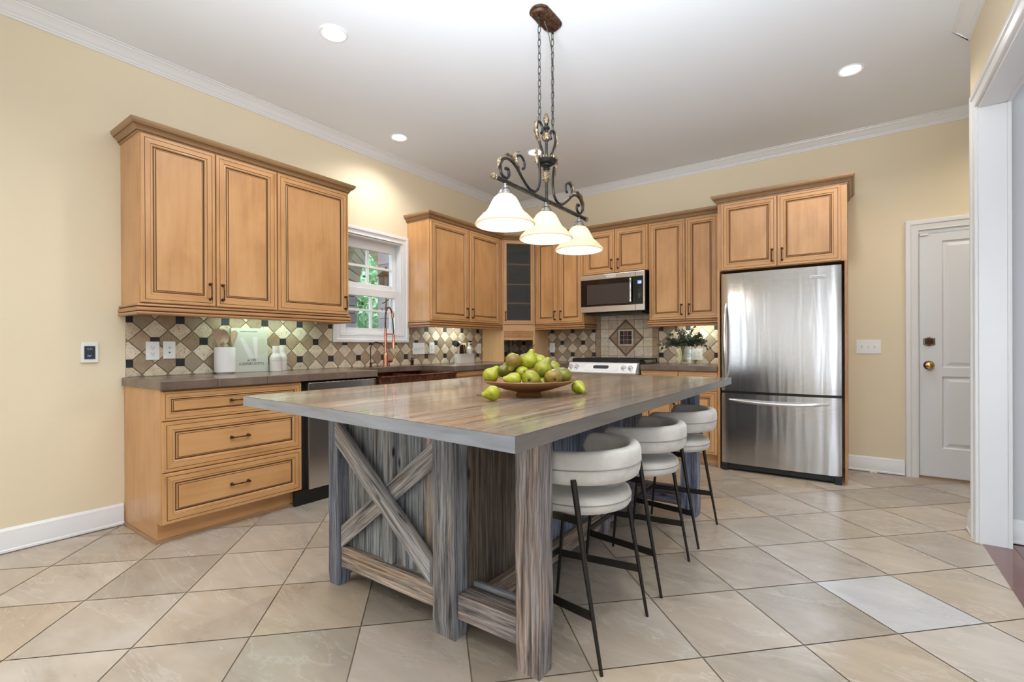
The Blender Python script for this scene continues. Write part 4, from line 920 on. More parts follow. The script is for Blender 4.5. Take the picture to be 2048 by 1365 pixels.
# ============================================================ STOOLS
def make_stool():
    t = thing('counter_stool', '', 'stool', (0, 0, 0), 0, 'counter stools along the island')
    m = MB(); prof = [(0, .512), (.185, .508), (.198, .514), (.205, .526), (.206, .540)]; m.lathe(prof, seg=48); prof = [(.206, .540), (.205, .553), (.200, .566), (.188, .5745), (.16, .580), (.10, .584), (0, .586)]; m.lathe(prof, seg=48)
    seat = m.build('seat', 'stool_fabric', t, smooth=60)
    m = MB(); m.tube([(.2062*cos(a), .2062*sin(a), .545) for a in [2*pi*i/64 for i in range(64)]], .0022, 6, closed=True); m.build('piping', 'piping', seat)
    m = MB(); n = 56; ang = R_(112); rings = []; seg = 24
    for i in range(n+1):
        a = -ang+2*ang*i/n; d = (ang-abs(a))*.222; k = math.sqrt(max(0.0, 1-max(0, 1-d/.045)**2)); k = max(k, .02)
        ring = []
        for j in range(seg):
            b = 2*pi*j/seg; cb, sb = cos(b), sin(b); ex = .62; px = math.copysign(abs(cb)**ex, cb)*.0275*(.55+.45*k)*(k**.3); pz = math.copysign(abs(sb)**(.72), sb)*.0615*k
            taper = 1-.10*(abs(a)/ang)**4; rad = .2155+px+.003*(pz/.06); ring.append((rad*cos(a), rad*sin(a), .686-.006*(abs(a)/ang)**2+pz*taper))
        rings.append(ring)
    for i in range(n):
        for j in range(seg): q = (j+1) % seg; m.face([rings[i][j], rings[i][q], rings[i+1][q], rings[i+1][j]])
    m.face(rings[0][::-1]); m.face(rings[-1]); back = m.build('backrest', 'stool_fabric', t, smooth=70)
    m = MB(); m.tube([(.2435*cos(a), .2435*sin(a), .683-.006*(abs(a)/ang)**2) for a in [-ang*.93+2*ang*.93*i/48 for i in range(49)]], .0024, 6); m.build('piping', 'piping', back)
    legs = []
    for s in (-1, 1):
        m = MB(); m.tube([(.200, s*.220, 0), (.1425, s*.219, .33), (.092, s*.216, .650)], [.0062, .0088, .0112], 12); m.build('leg', 'stool_metal', t)
        m = MB(); m.tube([(-.200, s*.170, 0), (-.150, s*.165, .510)], [.0062, .0105], 12); m.build('leg', 'stool_metal', t)
    def bar(name, a, b, h=.030, w=.007, up=(0, 0, 1)):
        m = MB(); a, b = Vector(a), Vector(b); d = (b-a)/2; sd = d.cross(Vector(up)).normalized()*w/2; m.obox((a+b)/2, d, sd, Vector((0, 0, h/2))); return m.build(name, 'stool_metal', t, smooth=0, bevel=.001)
    for s in (-1, 1): bar('stretcher', (.166, s*.2195, .190), (-.181, s*.168, .190)); bar('seat_support', (.112, s*.2175, .508), (-.149, s*.166, .496), .028)
    bar('footrest', (-.181, -.168, .205), (-.181, .168, .205), .024, .010)
    return t
st = make_stool(); labels = ['grey velvet counter stool nearest the camera, right behind the near island leg', 'grey velvet counter stool, the middle of the three along the island', 'grey velvet counter stool at the far end of the island, closest to the refrigerator']
for i, y in enumerate((1.718, 2.338, 2.965)):
    o = st if i == 0 else copy_tree(st); o.location = (-.900, y, 0); o['label'] = labels[i]

# ============================================================ PENDANT OVER THE ISLAND
def smooth_pts(P, n=6):
    out = []
    for i in range(len(P)-1):
        p0 = P[max(0, i-1)]; p1 = P[i]; p2 = P[i+1]; p3 = P[min(len(P)-1, i+2)]
        for k in range(n):
            t = k/n; out.append(tuple(.5*((2*p1[c])+(-p0[c]+p2[c])*t+(2*p0[c]-5*p1[c]+4*p2[c]-p3[c])*t*t+(-p0[c]+3*p1[c]-3*p2[c]+p3[c])*t**3) for c in range(len(p1))))
    return out+[tuple(P[-1])]
def leaf(m, pts, w, mat=0, nx=(1, 0, 0)):
    """acanthus leaf: a ribbed, lobed strip following pts in the y-z plane, width along x"""
    n = len(pts); L = []
    for i, p in enumerate(pts):
        t = i/(n-1); ww = w*(math.sin(pi*min(1, t*1.05+.06))**.6)*(1-.28*abs(math.sin(t*pi*4.5)))
        q = pts[min(n-1, i+1)]; r = pts[max(0, i-1)]; d = Vector((0, q[0]-r[0], q[1]-r[1])).normalized(); nn = Vector((0, -d.z, d.y)); c = Vector((0, p[0], p[1]))
        L.append([c+Vector((x*ww, 0, 0))+nn*(.006*(1-abs(x)**1.5)+(.003 if abs(x) > .9 else 0)*math.sin(t*28)) for x in (-1, -.6, -.2, .2, .6, 1)])
    for a, b in zip(L[:-1], L[1:]):
        for k in range(5): m.face([a[k], a[k+1], b[k+1], b[k]], mat)
def pendant():
    PX, PY, BZ = -1.45, 2.385, 1.967
    t = thing('pendant_light', 'wrought iron three-light island pendant with scrolls, gilt leaves and frosted glass bells', 'pendant light', (PX, PY, CZ))
    O = (0, 0, CZ)                                       # local frame: z measured from the floor
    def mb(): return MB(O)
    # canopy: elongated along y
    m = mb(); pl = []
    for i in range(48):
        a = 2*pi*i/48; y = .062*(1 if sin(a) > 0 else -1) if abs(sin(a)) > .02 else 0; pl.append((.056*cos(a), .056*sin(a)+y))
    prof = [(1.0, 0), (1.0, -.010), (.94, -.014), (.96, -.020), (.82, -.030), (.62, -.036), (.0, -.038)]
    rings = [[(x*k, y*(k if k < .7 else (k+1)/2), CZ+h) for x, y in pl] for k, h in prof[:-1]]
    for a, b in zip(rings[:-1], rings[1:]):
        for i in range(48): j = (i+1) % 48; m.face([a[i], a[j], b[j], b[i]])
    m.face(rings[-1])
    for i in range(48):
        if i % 2 == 0: x, y = pl[i]; m.lathe([(0, -.006), (.006, -.003), (.007, 0), (.006, .003), (0, .006)], (x*1.0, y*1.0, CZ-.012), 6)
    m.build('canopy', 'canopy_bronze', t)
    for s in (-1, 1):
        m = mb(); m.tube([(0, s*.075+.010*cos(a), CZ-.048+.012*sin(a)) for a in [2*pi*i/12 for i in range(12)]], .0032, 6, closed=True); m.lathe([(.011, -.040), (.009, -.034), (.006, -.030)], (0, s*.075, CZ), 10); m.build('canopy_loop', 'iron_dark', t)
    # two link chains
    for s, zb in ((-1, 2.402), (1, 2.395)):
        m = mb(); z = CZ-.055; k = 0; n = 15; step = (z-zb)/n; h = step*.62; w = .0085
        while k < n:
            zc = z-step*(k+.5); P = []
            for i in range(14):
                a = 2*pi*i/14; u = w*cos(a); v = math.copysign(abs(sin(a))**.8, sin(a))*h
                P.append((u, s*.073, zc+v) if k % 2 else (0, s*.073+u, zc+v))
            m.tube(P, .0021, 5, closed=True); k += 1
        m.build('chain', 'iron_dark', t)
    m = mb(); m.tube([(0, -.02, CZ-.03), (.004, .03, CZ-.10), (.006, .062, CZ-.2), (.004, .070, CZ-.45), (.0, .066, CZ-.62)], .0022, 6); m.build('cord', 'iron_dark', t)
    # stem with turned knops
    m = mb(); m.tube([(0, 0, BZ), (0, 0, 2.44)], .0085, 12); m.build('stem', 'iron_dark', t)
    m = mb(); m.lathe([(0, 2.475), (.006, 2.472), (.010, 2.462), (.016, 2.447), (.017, 2.430), (.011, 2.416)], seg=20, rib=lambda a, h: .12*sin(a*6+h*240)); m.build('finial', 'gold_bronze', t)
    m = mb(); m.lathe([(.011, 2.416), (.013, 2.412), (.009, 2.404), (.020, 2.392), (.021, 2.384), (.011, 2.374), (.012, 2.366), (.010, 2.360)], seg=20); m.lathe([(.010, 2.19), (.030, 2.175), (.030, 2.168), (.014, 2.160), (.022, 2.150), (.012, 2.138)], seg=20); m.build('turned_collar', 'iron_dark', t)
    m = mb(); m.lathe([(.010, 2.362), (.022, 2.352), (.026, 2.334), (.020, 2.318), (.011, 2.312)], seg=24, rib=lambda a, h: .10*sin(a*9)); m.lathe([(.013, 2.140), (.025, 2.126), (.021, 2.105), (.024, 2.090), (.010, 2.070)], seg=24, rib=lambda a, h: .14*sin(a*7)); m.build('gilt_knop', 'gold_bronze', t)
    m = mb(); m.lathe([(.012, 2.215), (.045, 2.214), (.060, 2.203), (.060, 2.196), (.050, 2.182), (.026, 2.176)], seg=36); m.build('bobeche', 'iron_dark', t)
    m = mb()
    for i in range(24): a = 2*pi*i/24; m.lathe([(0, -.009), (.006, -.006), (.0075, 0), (.006, .007), (0, .010)], (.060*cos(a), .060*sin(a), 2.205), 8)
    m.build('beaded_rim', 'gold_bronze', t)
    # main bar with finials
    m = mb(); m.tube([(0, -.485, BZ), (0, .485, BZ)], .0115, 14); m.build('bar', 'iron_dark', t)
    for s in (-1, 1):
        m = mb(); y = s*.485
        m.tube([(0, y, BZ), (0, y+s*.006, BZ), (0, y+s*.010, BZ), (0, y+s*.016, BZ), (0, y+s*.024, BZ), (0, y+s*.034, BZ), (0, y+s*.040, BZ)], [.0145, .0150, .010, .015, .0165, .010, .002], 12); m.build('bar_finial', 'gold_bronze', t)
    # scroll arms in the plane of the bar
    lo = [(.088, 2.190), (.072, 2.115), (.080, 2.035), (.115, 1.993), (.165, 1.986), (.205, 2.000), (.258, 2.034), (.310, 2.072), (.360, 2.090), (.412, 2.082), (.446, 2.042), (.438, 1.998), (.402, 1.985), (.374, 2.004), (.380, 2.034), (.402, 2.034)]
    br = [(.235, 2.016), (.278, 2.052), (.304, 2.094), (.296, 2.130), (.262, 2.142), (.232, 2.122), (.230, 2.090), (.246, 2.078)]
    up = [(.028, 2.205), (.050, 2.245), (.080, 2.290), (.100, 2.335), (.098, 2.378), (.075, 2.398), (.052, 2.386), (.042, 2.358), (.054, 2.340)]
    for s in (-1, 1):
        for nm, P in (('scroll_arm', lo), ('scroll_branch', br), ('upper_scroll', up)):
            q = smooth_pts(P, 6); n = len(q); m = mb(); r = .0075 if nm != 'scroll_branch' else .0065
            m.tube([(0, s*a, b) for a, b in q], [r*(1 if i < n*.8 else 1+.25*(i-n*.8)/(n*.2)) for i in range(n)], 8); m.build(nm, 'iron_dark', t)
        for P, w in (([(.300, 2.078), (.340, 2.108), (.385, 2.112), (.425, 2.096), (.455, 2.062), (.466, 2.022), (.470, 1.995)], .016), ([(.262, 2.050), (.292, 2.075), (.316, 2.105), (.316, 2.135), (.292, 2.155), (.262, 2.160)], .015), ([(.052, 2.262), (.085, 2.290), (.112, 2.325), (.116, 2.365), (.104, 2.400), (.086, 2.418)], .014), ([(.082, 2.248), (.102, 2.236), (.108, 2.205), (.100, 2.165), (.094, 2.130)], .016)):
            m = mb(); leaf(m, [(s*a, b) for a, b in smooth_pts(P, 5)], w); m.build('acanthus_leaf', 'gold_bronze', t)
    # three bell shades
    for y in (-.407, -.008, .400):
        m = mb(); c = (0, y, 0); m.lathe([(.006, BZ-.008), (.010, BZ-.014), (.008, BZ-.020), (.016, BZ-.026), (.017, BZ-.036), (.024, BZ-.042), (.030, BZ-.052), (.036, BZ-.066), (.038, BZ-.072), (.030, BZ-.074)], c, 28, rib=lambda a, h: .05*sin(a*14+h*300)); cup = m.build('shade_holder', 'pewter', t)
        for zz, rr_, nb in ((BZ-.042, .025, 16), (BZ-.070, .039, 24)):
            m = mb()
            for i in range(nb): a = 2*pi*i/nb; m.lathe([(0, -.0035), (.0035, 0), (0, .0035)], (rr_*cos(a), y+rr_*sin(a), zz), 6)
            m.build('bead_row', 'pewter', cup)
        m = mb(); zt = BZ-.068; P = [(.030, 0), (.042, -.004), (.058, -.018), (.070, -.038), (.080, -.060), (.092, -.082), (.106, -.098), (.118, -.106), (.120, -.110), (.130, -.120), (.145, -.136), (.153, -.148), (.1545, -.155), (.150, -.158)]
        outp = [(r, zt+h) for r, h in P]; inn = [(r-.004, zt+h-.001) for r, h in P[::-1]]
        m.lathe(outp+inn, c, 56, rib=lambda a, h: (.006*sin(a*20) if h < zt-.112 and h > zt-.15 else 0)); m.build('glass_shade', 'shade_glass', t, smooth=60)
        m = mb(); m.lathe([(0, zt-.005), (.014, zt-.006), (.014, zt-.032), (.012, zt-.036)], c, 16); m.build('socket', 'plate_white', t)
        m = mb(); m.lathe([(.012, zt-.036), (.016, zt-.046), (.026, zt-.064), (.030, zt-.082), (.027, zt-.098), (.016, zt-.110), (0, zt-.114)], c, 20); b = m.build('light_bulb', 'bulb', t)
        l = bpy.data.lights.new('pendant_glow', 'POINT'); l.energy = 3.2; l.color = (1, .94, .83); l.shadow_soft_size = .03; lo_ = bpy.data.objects.new('pendant_glow', l); COL.objects.link(lo_); lo_.parent = t; lo_.location = (0, y, zt-.135-CZ)
pendant()

# ============================================================ RECESSED LIGHTS
def downlight(x, y, label, col=(1, .96, .91)):
    t = thing('recessed_light', label, 'ceiling light', (x, y, CZ), 0, None)
    m = MB(); m.lathe([(.060, -.0005), (.084, -.0005), (.084, -.004), (.078, -.007), (.063, -.004), (.060, -.001)], seg=40); m.build('trim_ring', 'trim_white', t)
    m = MB(); m.lathe([(0, -.002), (.0605, -.002)], seg=40); m.build('lens', 'downlight', t)
    l = bpy.data.lights.new('downlight_beam', 'SPOT'); l.energy = 50; l.spot_size = R_(150); l.spot_blend = .8; l.color = col; l.shadow_soft_size = .06; o = bpy.data.objects.new('downlight_beam', l); COL.objects.link(o); o.parent = t; o.location = (0, 0, -.012)
downlight(-2.573, 1.751, 'round recessed ceiling light over the left side of the island, nearest the camera')
downlight(-3.373, 2.969, 'round recessed ceiling light close to the left wall above the sink window')
downlight(-.015, 4.085, 'round recessed ceiling light on the right, in front of the refrigerator and white door')
downlight(-2.553, 3.984, 'round recessed ceiling light in the far corner, half hidden behind the pendant stem')
for x, y, w in ((-2.573, -.6, 'on the left'), (-.015, .9, 'straight above'), (-.4, -1.6, 'on the right, near the rear windows')): downlight(x, y, 'unseen round recessed ceiling light added behind the camera, '+w)  # out-of-view downlights added to brighten the room
downlight(1.15, 4.55, 'round recessed ceiling light in the passage by the white door', (1, .90, .74))
# light in the passage that brightens the wall above the white door, and under-cabinet strips
def strip(name, label, x0, x1, y0, y1, z, power, col, rot=0):
    m = MB((x0, y0, z)); m.box(x0, x1, y0, y1, z, z+.014); o = tag(m.build(name, 'plate_white', smooth=0, bevel=.002, loc=(x0, y0, z)), label, 'light')
    area('under_cabinet_beam', ((x0+x1)/2, (y0+y1)/2, z-.003), (0, 0, rot), max(.03, (x1-x0)*.8), max(.03, (y1-y0)*.8), power, col)
strip('under_cabinet_light', 'slim light bar under the left-end wall cabinets, behind the light rail', WX+.10, WX+.14, 1.50, 2.36, 1.3905-.015, 2.2, (.72, 1, .82))
strip('under_cabinet_light', 'slim light bar under the wall cabinet right of the window', WX+.10, WX+.14, 3.70, 4.35, 1.3905-.015, 2.4, (.88, 1, .93))
strip('under_cabinet_light', 'slim light bar under the wall cabinet beside the refrigerator', -1.50, -1.16, WY-.13, WY-.09, 1.3905-.015, 2.2, (.90, 1, .92))

# ============================================================ FRUIT
def make_pear(name_loc, r, ax, mat, label, i):
    r *= 1.04
    t = thing('pear', label, 'pear', name_loc, 0, None); ax = Vector(ax).normalized(); q = Vector((0, 0, 1)).rotation_difference(ax).to_matrix()
    rr = random.Random(i*7+1); bend = rr.uniform(.05, .16); elo = rr.uniform(.95, 1.12); ph = rr.uniform(0, 6)
    P = [(0, -.80), (.10, -.84), (.24, -.88), (.45, -.86), (.68, -.72), (.87, -.46), (.98, -.15), (1.0, .08), (.97, .28), (.87, .50), (.71, .70), (.57, .87), (.47, 1.02), (.40, 1.17), (.345, 1.30), (.27, 1.41), (.16, 1.48), (.06, 1.495), (0, 1.46)]
    m = MB(); n = 28; rings = []
    for R, h in P:
        h2 = h*elo if h > 0 else h; sh = bend*max(0, h2)**2; ring = []
        for k in range(n): a = 2*pi*k/n; w = R*(1+.035*sin(a*2+ph+h*2)+.02*sin(a*3+ph*2)); ring.append(q @ (Vector((w*cos(a)+sh, w*sin(a), h2))*r))
        rings.append(ring)
    for a, b in zip(rings[:-1], rings[1:]):
        for k in range(n): j = (k+1) % n; m.face([a[k], a[j], b[j], b[k]])
    m.build('body', mat, t, smooth=80)
    e = bend*(1.46*elo)**2; s0 = Vector((e, 0, 1.43*elo)); m = MB(); m.tube([q @ (v*r) for v in (s0, s0+Vector((.06, .02, .25)), s0+Vector((.18, .05, .48)), s0+Vector((.30, .02, .66)))], [.0018, .0013, .0013, .0019], 6); m.build('stem', 'pear_stem', t)
    m = MB(); m.lathe([(0, -.86*r), (.10*r, -.875*r), (.13*r, -.90*r), (.05*r, -.89*r), (0, -.87*r)], seg=10, M=q, rib=lambda a, h: .3*sin(a*5)); m.build('calyx', 'pear_stem', t)
PEARS = [
('green-brown pear lying behind the pile\'s peak, its neck hidden by the upright one', (-1.309, 1.938, 1.052), .0335, (.60, .75, -.05), 'pear_dark'),
('bright green pear standing upright at the very top of the pile', (-1.214, 1.837, 1.051), .0344, (.10, .07, .99), 'pear_bright'),
('bright pear leaning against the back of the upright top pear', (-1.212, 1.930, 1.045), .0341, (-.53, -.51, .68), 'pear_bright'),
('russet brown pear upside down at the upper left of the pile', (-1.256, 1.770, 1.058), .0351, (-.15, -.28, -.95), 'pear_brown'),
('speckled green pear with its stem up, on the right of the upright top pear', (-1.131, 1.822, 1.018), .0383, (.24, .29, .92), 'pear_green'),
('green pear peeking out at the upper right, behind the speckled one', (-1.176, 1.998, 1.018), .0300, (-.79, -.57, .22), 'pear_green'),
('bright green pear at the far left edge of the bowl, neck tilted up', (-1.353, 1.726, .988), .0342, (.50, .35, .79), 'pear_bright'),
('dark mottled pear wedged between the leftmost pear and the russet one', (-1.345, 1.816, 1.005), .0320, (.32, .10, .94), 'pear_dark'),
('yellow-green pear in the middle of the pile, under the russet and upright pears', (-1.222, 1.794, 1.002), .0300, (-.79, .58, -.21), 'pear_bright'),
('bright green pear on its side at the front left of the bowl, neck pointing left', (-1.206, 1.707, .976), .0315, (-.72, -.69, -.02), 'pear_bright'),
('big mottled pear at the front centre of the bowl with its blossom end showing', (-1.142, 1.740, .979), .0385, (-.35, .93, .10), 'pear_green'),
('small green pear showing only its dark tip between the front centre and front right pears', (-1.122, 1.806, .962), .0230, (.60, -.62, -.16), 'pear_green'),
('golden brown pear at the front right of the bowl, stem end to the camera', (-1.069, 1.808, .984), .0374, (-.66, .70, .22), 'pear_brown'),
('dark olive pear at the right edge of the bowl', (-1.078, 1.917, .986), .0363, (-.72, -.51, .47), 'pear_dark'),
('bright green pear lying on the island top to the left of the bowl', (-1.185, 1.525, .9335), .0302, (-.63, -.70, -.22), 'pear_bright'),
('green pear lying on the island top to the right of the bowl', (-1.039, 1.985, .9325), .0309, (.75, -.61, -.16), 'pear_bright')]
for i, (lb, p, r, ax, mt) in enumerate(PEARS): make_pear(p, r, ax, mt, lb, i)
def bowl():
    t = thing('fruit_bowl', 'shallow turned wooden bowl piled with pears on the island', 'bowl', (-1.215, 1.835, .9003))
    m = MB(); m.lathe([(0, .0), (.060, .0), (.061, .004), (.052, .013), (.075, .018), (.110, .026), (.155, .040), (.190, .052), (.203, .060), (.206, .066), (.203, .069), (.197, .064), (.170, .050), (.12, .033), (.06, .024), (0, .022)], seg=72)
    m.build('body', 'bowl_wood', t, smooth=50)
bowl()

# ============================================================ COUNTER, LEFT
def crock():
    t = thing('utensil_crock', 'white ribbed ceramic crock holding three wooden spoons', 'crock', (-3.700, 1.615, CT+.0003))
    n = 48; m = MB(); m.lathe([(0, 0), (.050, 0), (.052, .006), (.060, .007), (.066, .012), (.067, .020), (.067, .186), (.065, .189), (.062, .186), (.061, .020), (0, .016)], seg=192, rib=lambda a, h: (-.05*(abs(sin(a*24))**4) if .021 < h < .186 else 0))
    m.build('body', 'crock_white', t, smooth=40)
crock()
def spoon(kind, base, tip, label, face=(1, 0, 0)):
    """handle from base to tip, blade beyond"""
    b, p = Vector(base), Vector(tip); d = (p-b).normalized(); f = Vector(face); f = (f-d*f.dot(d)).normalized(); sd = d.cross(f)
    m = MB(base); hl = (p-b).length; L = {'spatula': .12, 'spoon': .10, 'thin': .11}[kind]; W = {'spatula': .032, 'spoon': .037, 'thin': .022}[kind]
    m.tube([b, b+d*hl*.5, p-d*.02], [.006, .0062, .007], 10); n = 14; rows = []
    for i in range(n+1):
        u = i/n
        if kind == 'spoon': w = W*math.sin(pi*min(1, .14+.86*u))**.62 if u < .999 else .002; dep = .010*math.sin(pi*u)
        elif kind == 'spatula': w = .008+(W-.008)*min(1, u*1.6)**1.3; w *= 1 if u < .88 else (1-(u-.88)/.12*.35); dep = .003*math.sin(pi*u)
        else: w = .007+(W-.007)*math.sin(pi*min(1, u*.62))**1.2 if u < .8 else W*(1-((u-.8)/.2)**2*.75); dep = .003
        c = p-d*.03+d*L*u; rows.append([c+sd*w*x-f*(dep*(1-x*x)) for x in (-1, -.66, -.33, 0, .33, .66, 1)])
    th = .0035
    for a, c in zip(rows[:-1], rows[1:]):
        for k in range(6):
            m.face([a[k]+f*th, a[k+1]+f*th, c[k+1]+f*th, c[k]+f*th], 0, d); m.face([a[k]-f*th, c[k]-f*th, c[k+1]-f*th, a[k+1]-f*th], 0, d)
        m.face([a[0]+f*th, c[0]+f*th, c[0]-f*th, a[0]-f*th], 0, d); m.face([a[6]+f*th, a[6]-f*th, c[6]-f*th, c[6]+f*th], 0, d)
    m.face([v+f*th for v in rows[-1]]+[v-f*th for v in rows[-1][::-1]]); m.face([v+f*th for v in rows[0]]+[v-f*th for v in rows[0][::-1]])
    tag(m.build('wooden_spoon' if kind != 'spatula' else 'wooden_spatula', 'spoon_wood', smooth=50, loc=base), label, 'spoon' if kind != 'spatula' else 'spatula')
spoon('spatula', (-3.690, 1.598, .957), (-3.702, 1.574, 1.168), 'wide wooden spatula leaning left in the white crock', (1, -.35, 0))
spoon('spoon', (-3.726, 1.612, .957), (-3.728, 1.618, 1.185), 'round wooden spoon with a deep bowl, middle utensil in the white crock', (1, -.25, 0))
spoon('thin', (-3.690, 1.636, .957), (-3.712, 1.678, 1.170), 'narrow wooden spoon leaning right in the white crock', (1, -.3, 0))
def book():
    L = .262; H = .335; Tk = .022; t = thing('cookbook', 'cream hardcover lifestyle book standing against the backsplash beside the crock', 'book', (-3.744, 1.820, CT+.0005)); ti = R_(-5)
    t.rotation_euler = (0, ti, 0)
    m = MB(); m.box(-Tk/2, -Tk/2+.003, -L/2, L/2, 0, H); m.box(Tk/2-.003, Tk/2, -L/2, L/2, 0, H); m.box(-Tk/2, Tk/2, -L/2-.003, -L/2, 0, H); m.build('cover', 'book_cover', t, smooth=0, bevel=.001)
    m = MB(); m.box(-Tk/2+.0032, Tk/2-.0032, -L/2+.001, L/2-.006, .005, H-.005); m.build('pages', 'book_pages', t, smooth=0)
    x = Tk/2+.0006; rt = (R_(90), 0, R_(90))
    text('title_text', 'A CENTURY OF STYLE', .0265, (x, .004, .062), rt, 'ink', t, sx=.70); text('title_text', 'at 100', .028, (x, .004, .090), rt, 'ink', t, sx=.9); text('author_text', 'MENDINI CINI & ROBERT', .0115, (x, -.005, .308), rt, 'ink', t, sx=1.0)
    def patch(nm, pts, mt, e): m = MB(); m.face([(x-.0003+e, a, b) for a, b in pts]); m.build(nm, mt, t, smooth=0)
    patch('cover_photo', [(-.075, .255), (-.052, .265), (.028, .105), (-.015, .105)], 'ghost_white', 0); patch('cover_photo', [(.018, .270), (.055, .270), (.050, .105), (.030, .105)], 'ghost_white', .0001)
    patch('cover_photo', [(.052, .185)]+[(.085+.042*cos(a), .195+.062*sin(a)) for a in [pi*.95-k*pi*1.5/14 for k in range(15)]]+[(.055, .130)], 'ghost_tan', -.0001)
book()
def grinder(loc, label):
    t = thing('pepper_grinder', label, 'grinder', (*loc, CT+.0003), 0, 'matching bottle-shaped grinders beside the book')
    m = MB(); m.lathe([(0, 0), (.040, 0), (.0425, .003), (.043, .082), (.0415, .0835)], seg=36); m.build('base', 'stone_beige', t)
    m = MB(); m.lathe([(.0415, .0845), (.043, .086), (.043, .108), (.040, .118), (.030, .132), (.0245, .142), (.0235, .150), (.0235, .196), (.022, .199), (.019, .199), (.019, .190), (0, .190)], seg=36); m.build('head', 'stone_beige', t)
    m = MB(); m.lathe([(0, .191), (.0185, .191), (.0185, .1965), (0, .1965)], seg=24); m.build('lid', 'handle_bronze', t); return t
g1 = grinder((-3.690, 1.984), 'beige bottle-shaped pepper grinder, the front one right of the cookbook'); g2 = copy_tree(g1); g2.location = (-3.742, 2.058, CT+.0003); g2['label'] = 'beige bottle-shaped pepper grinder, the one set back and further right'

# ============================================================ PLATES ON THE WALLS
def plate(label, loc, rz, w, h, kind, n=1, cat='outlet'):
    t = thing({'outlet': 'wall_outlet', 'switch': 'light_switch', 'coax': 'cable_outlet', 'rocker': 'light_switch'}[kind], label, cat, loc, rz)
    m = MB(); m.box(-w/2, w/2, -.006, -.0002, -h/2, h/2); m.build('cover_plate', 'plate_white', t, smooth=0, bevel=.0025)
    for k in range(n):
        x = (k-(n-1)/2)*.046
        if kind == 'outlet':
            for z in (-.020, .020):
                m = MB(); m.lathe([(.0165, .006), (.0165, .0085), (.0, .0085)], (x, 0, z), 24, axis='y'); o = m.build('receptacle', 'plate_white', t)
                m = MB(); m.box(x-.0075, x-.0055, -.0095, -.0086, z-.001, z+.008); m.box(x+.0055, x+.0075, -.0095, -.0086, z-.001, z+.007); m.lathe([(0, .0086), (.0028, .0086), (.0028, .0095), (0, .0095)], (x, 0, z-.009), 10, axis='y'); m.build('slots', 'slot', o, smooth=0)
        elif kind == 'switch':
            m = MB(); m.box(x-.006, x+.006, -.0075, -.006, -.013, .013); m.obox((x, -.011, .004), (.0035, 0, 0), (0, .006, .002), (0, -.003, .0075)); m.build('toggle', 'plate_white', t, smooth=0, bevel=.001)
        elif kind == 'coax':
            m = MB(); m.lathe([(.006, .006), (.006, .012), (.004, .012), (.004, .009), (0, .009)], (x, 0, .016), 16, axis='y'); m.build('jack', 'chrome', t); m = MB(); m.lathe([(.005, .006), (.005, .010), (0, .010)], (x, 0, -.016), 16, axis='y'); m.build('jack', 'slot', t)
    m = MB()
    for z in ((h/2-.009), -(h/2-.009)): m.lathe([(.003, .006), (.003, .0072), (0, .0072)], (0, 0, z), 10, axis='y')
    return t
T_ = .0105
plate('white duplex outlet on the backsplash at the far left, first of the two plates', (WX+T_, 1.203, 1.103), QL, .076, .122, 'outlet')
plate('white cable and phone plate on the backsplash right of the far left outlet', (WX+T_, 1.298, 1.107), QL, .072, .118, 'coax')
plate('white triple toggle switch plate on the backsplash right of the window', (WX+T_, 3.587, 1.105), QL, .172, .122, 'switch', 3, 'switch')
plate('narrow white duplex outlet between the triple switch and the beige caddy', (WX+T_, 3.782, 1.110), QL, .078, .122, 'outlet')
plate('white duplex outlet on the backsplash by the appliance garage', (WX+T_, 4.602, 1.100), QL, .072, .122, 'outlet')
plate('white duplex outlet on the back wall backsplash left of the range', (-3.133, WY-T_, 1.105), 0, .072, .120, 'outlet')
plate('white outlet plate half hidden behind the glass vase', (-1.358, WY-T_, 1.030), 0, .118, .118, 'outlet', 2)
plate('white three-gang toggle switch plate on the yellow wall between refrigerator and door', (.104, WY, 1.107), 0, .178, .122, 'switch', 3, 'switch')
def thermostat():
    t = thing('thermostat', 'white wall thermostat with a dark touch screen on the yellow left wall', 'thermostat', (WX, .882, 1.095), QL)
    m = MB(); m.box(-.040, .040, -.016, -.0003, -.062, .062); m.build('case', 'plate_white', t, smooth=0, bevel=.004)
    m = MB(); m.box(-.026, .026, -.0172, -.0162, -.040, .040); s = m.build('screen', 'screen_dark', t, smooth=0)
    t2 = NT('screen_dim'); t2.bsdf((.3, .42, .5), .4); text('reading_text', '4:31', .016, (0, -.0176, .022), (R_(90), 0, 0), 'screen_dim', s); text('reading_text', '70°', .015, (-.002, -.0176, -.022), (R_(90), 0, 0), 'screen_blue', s)
thermostat()

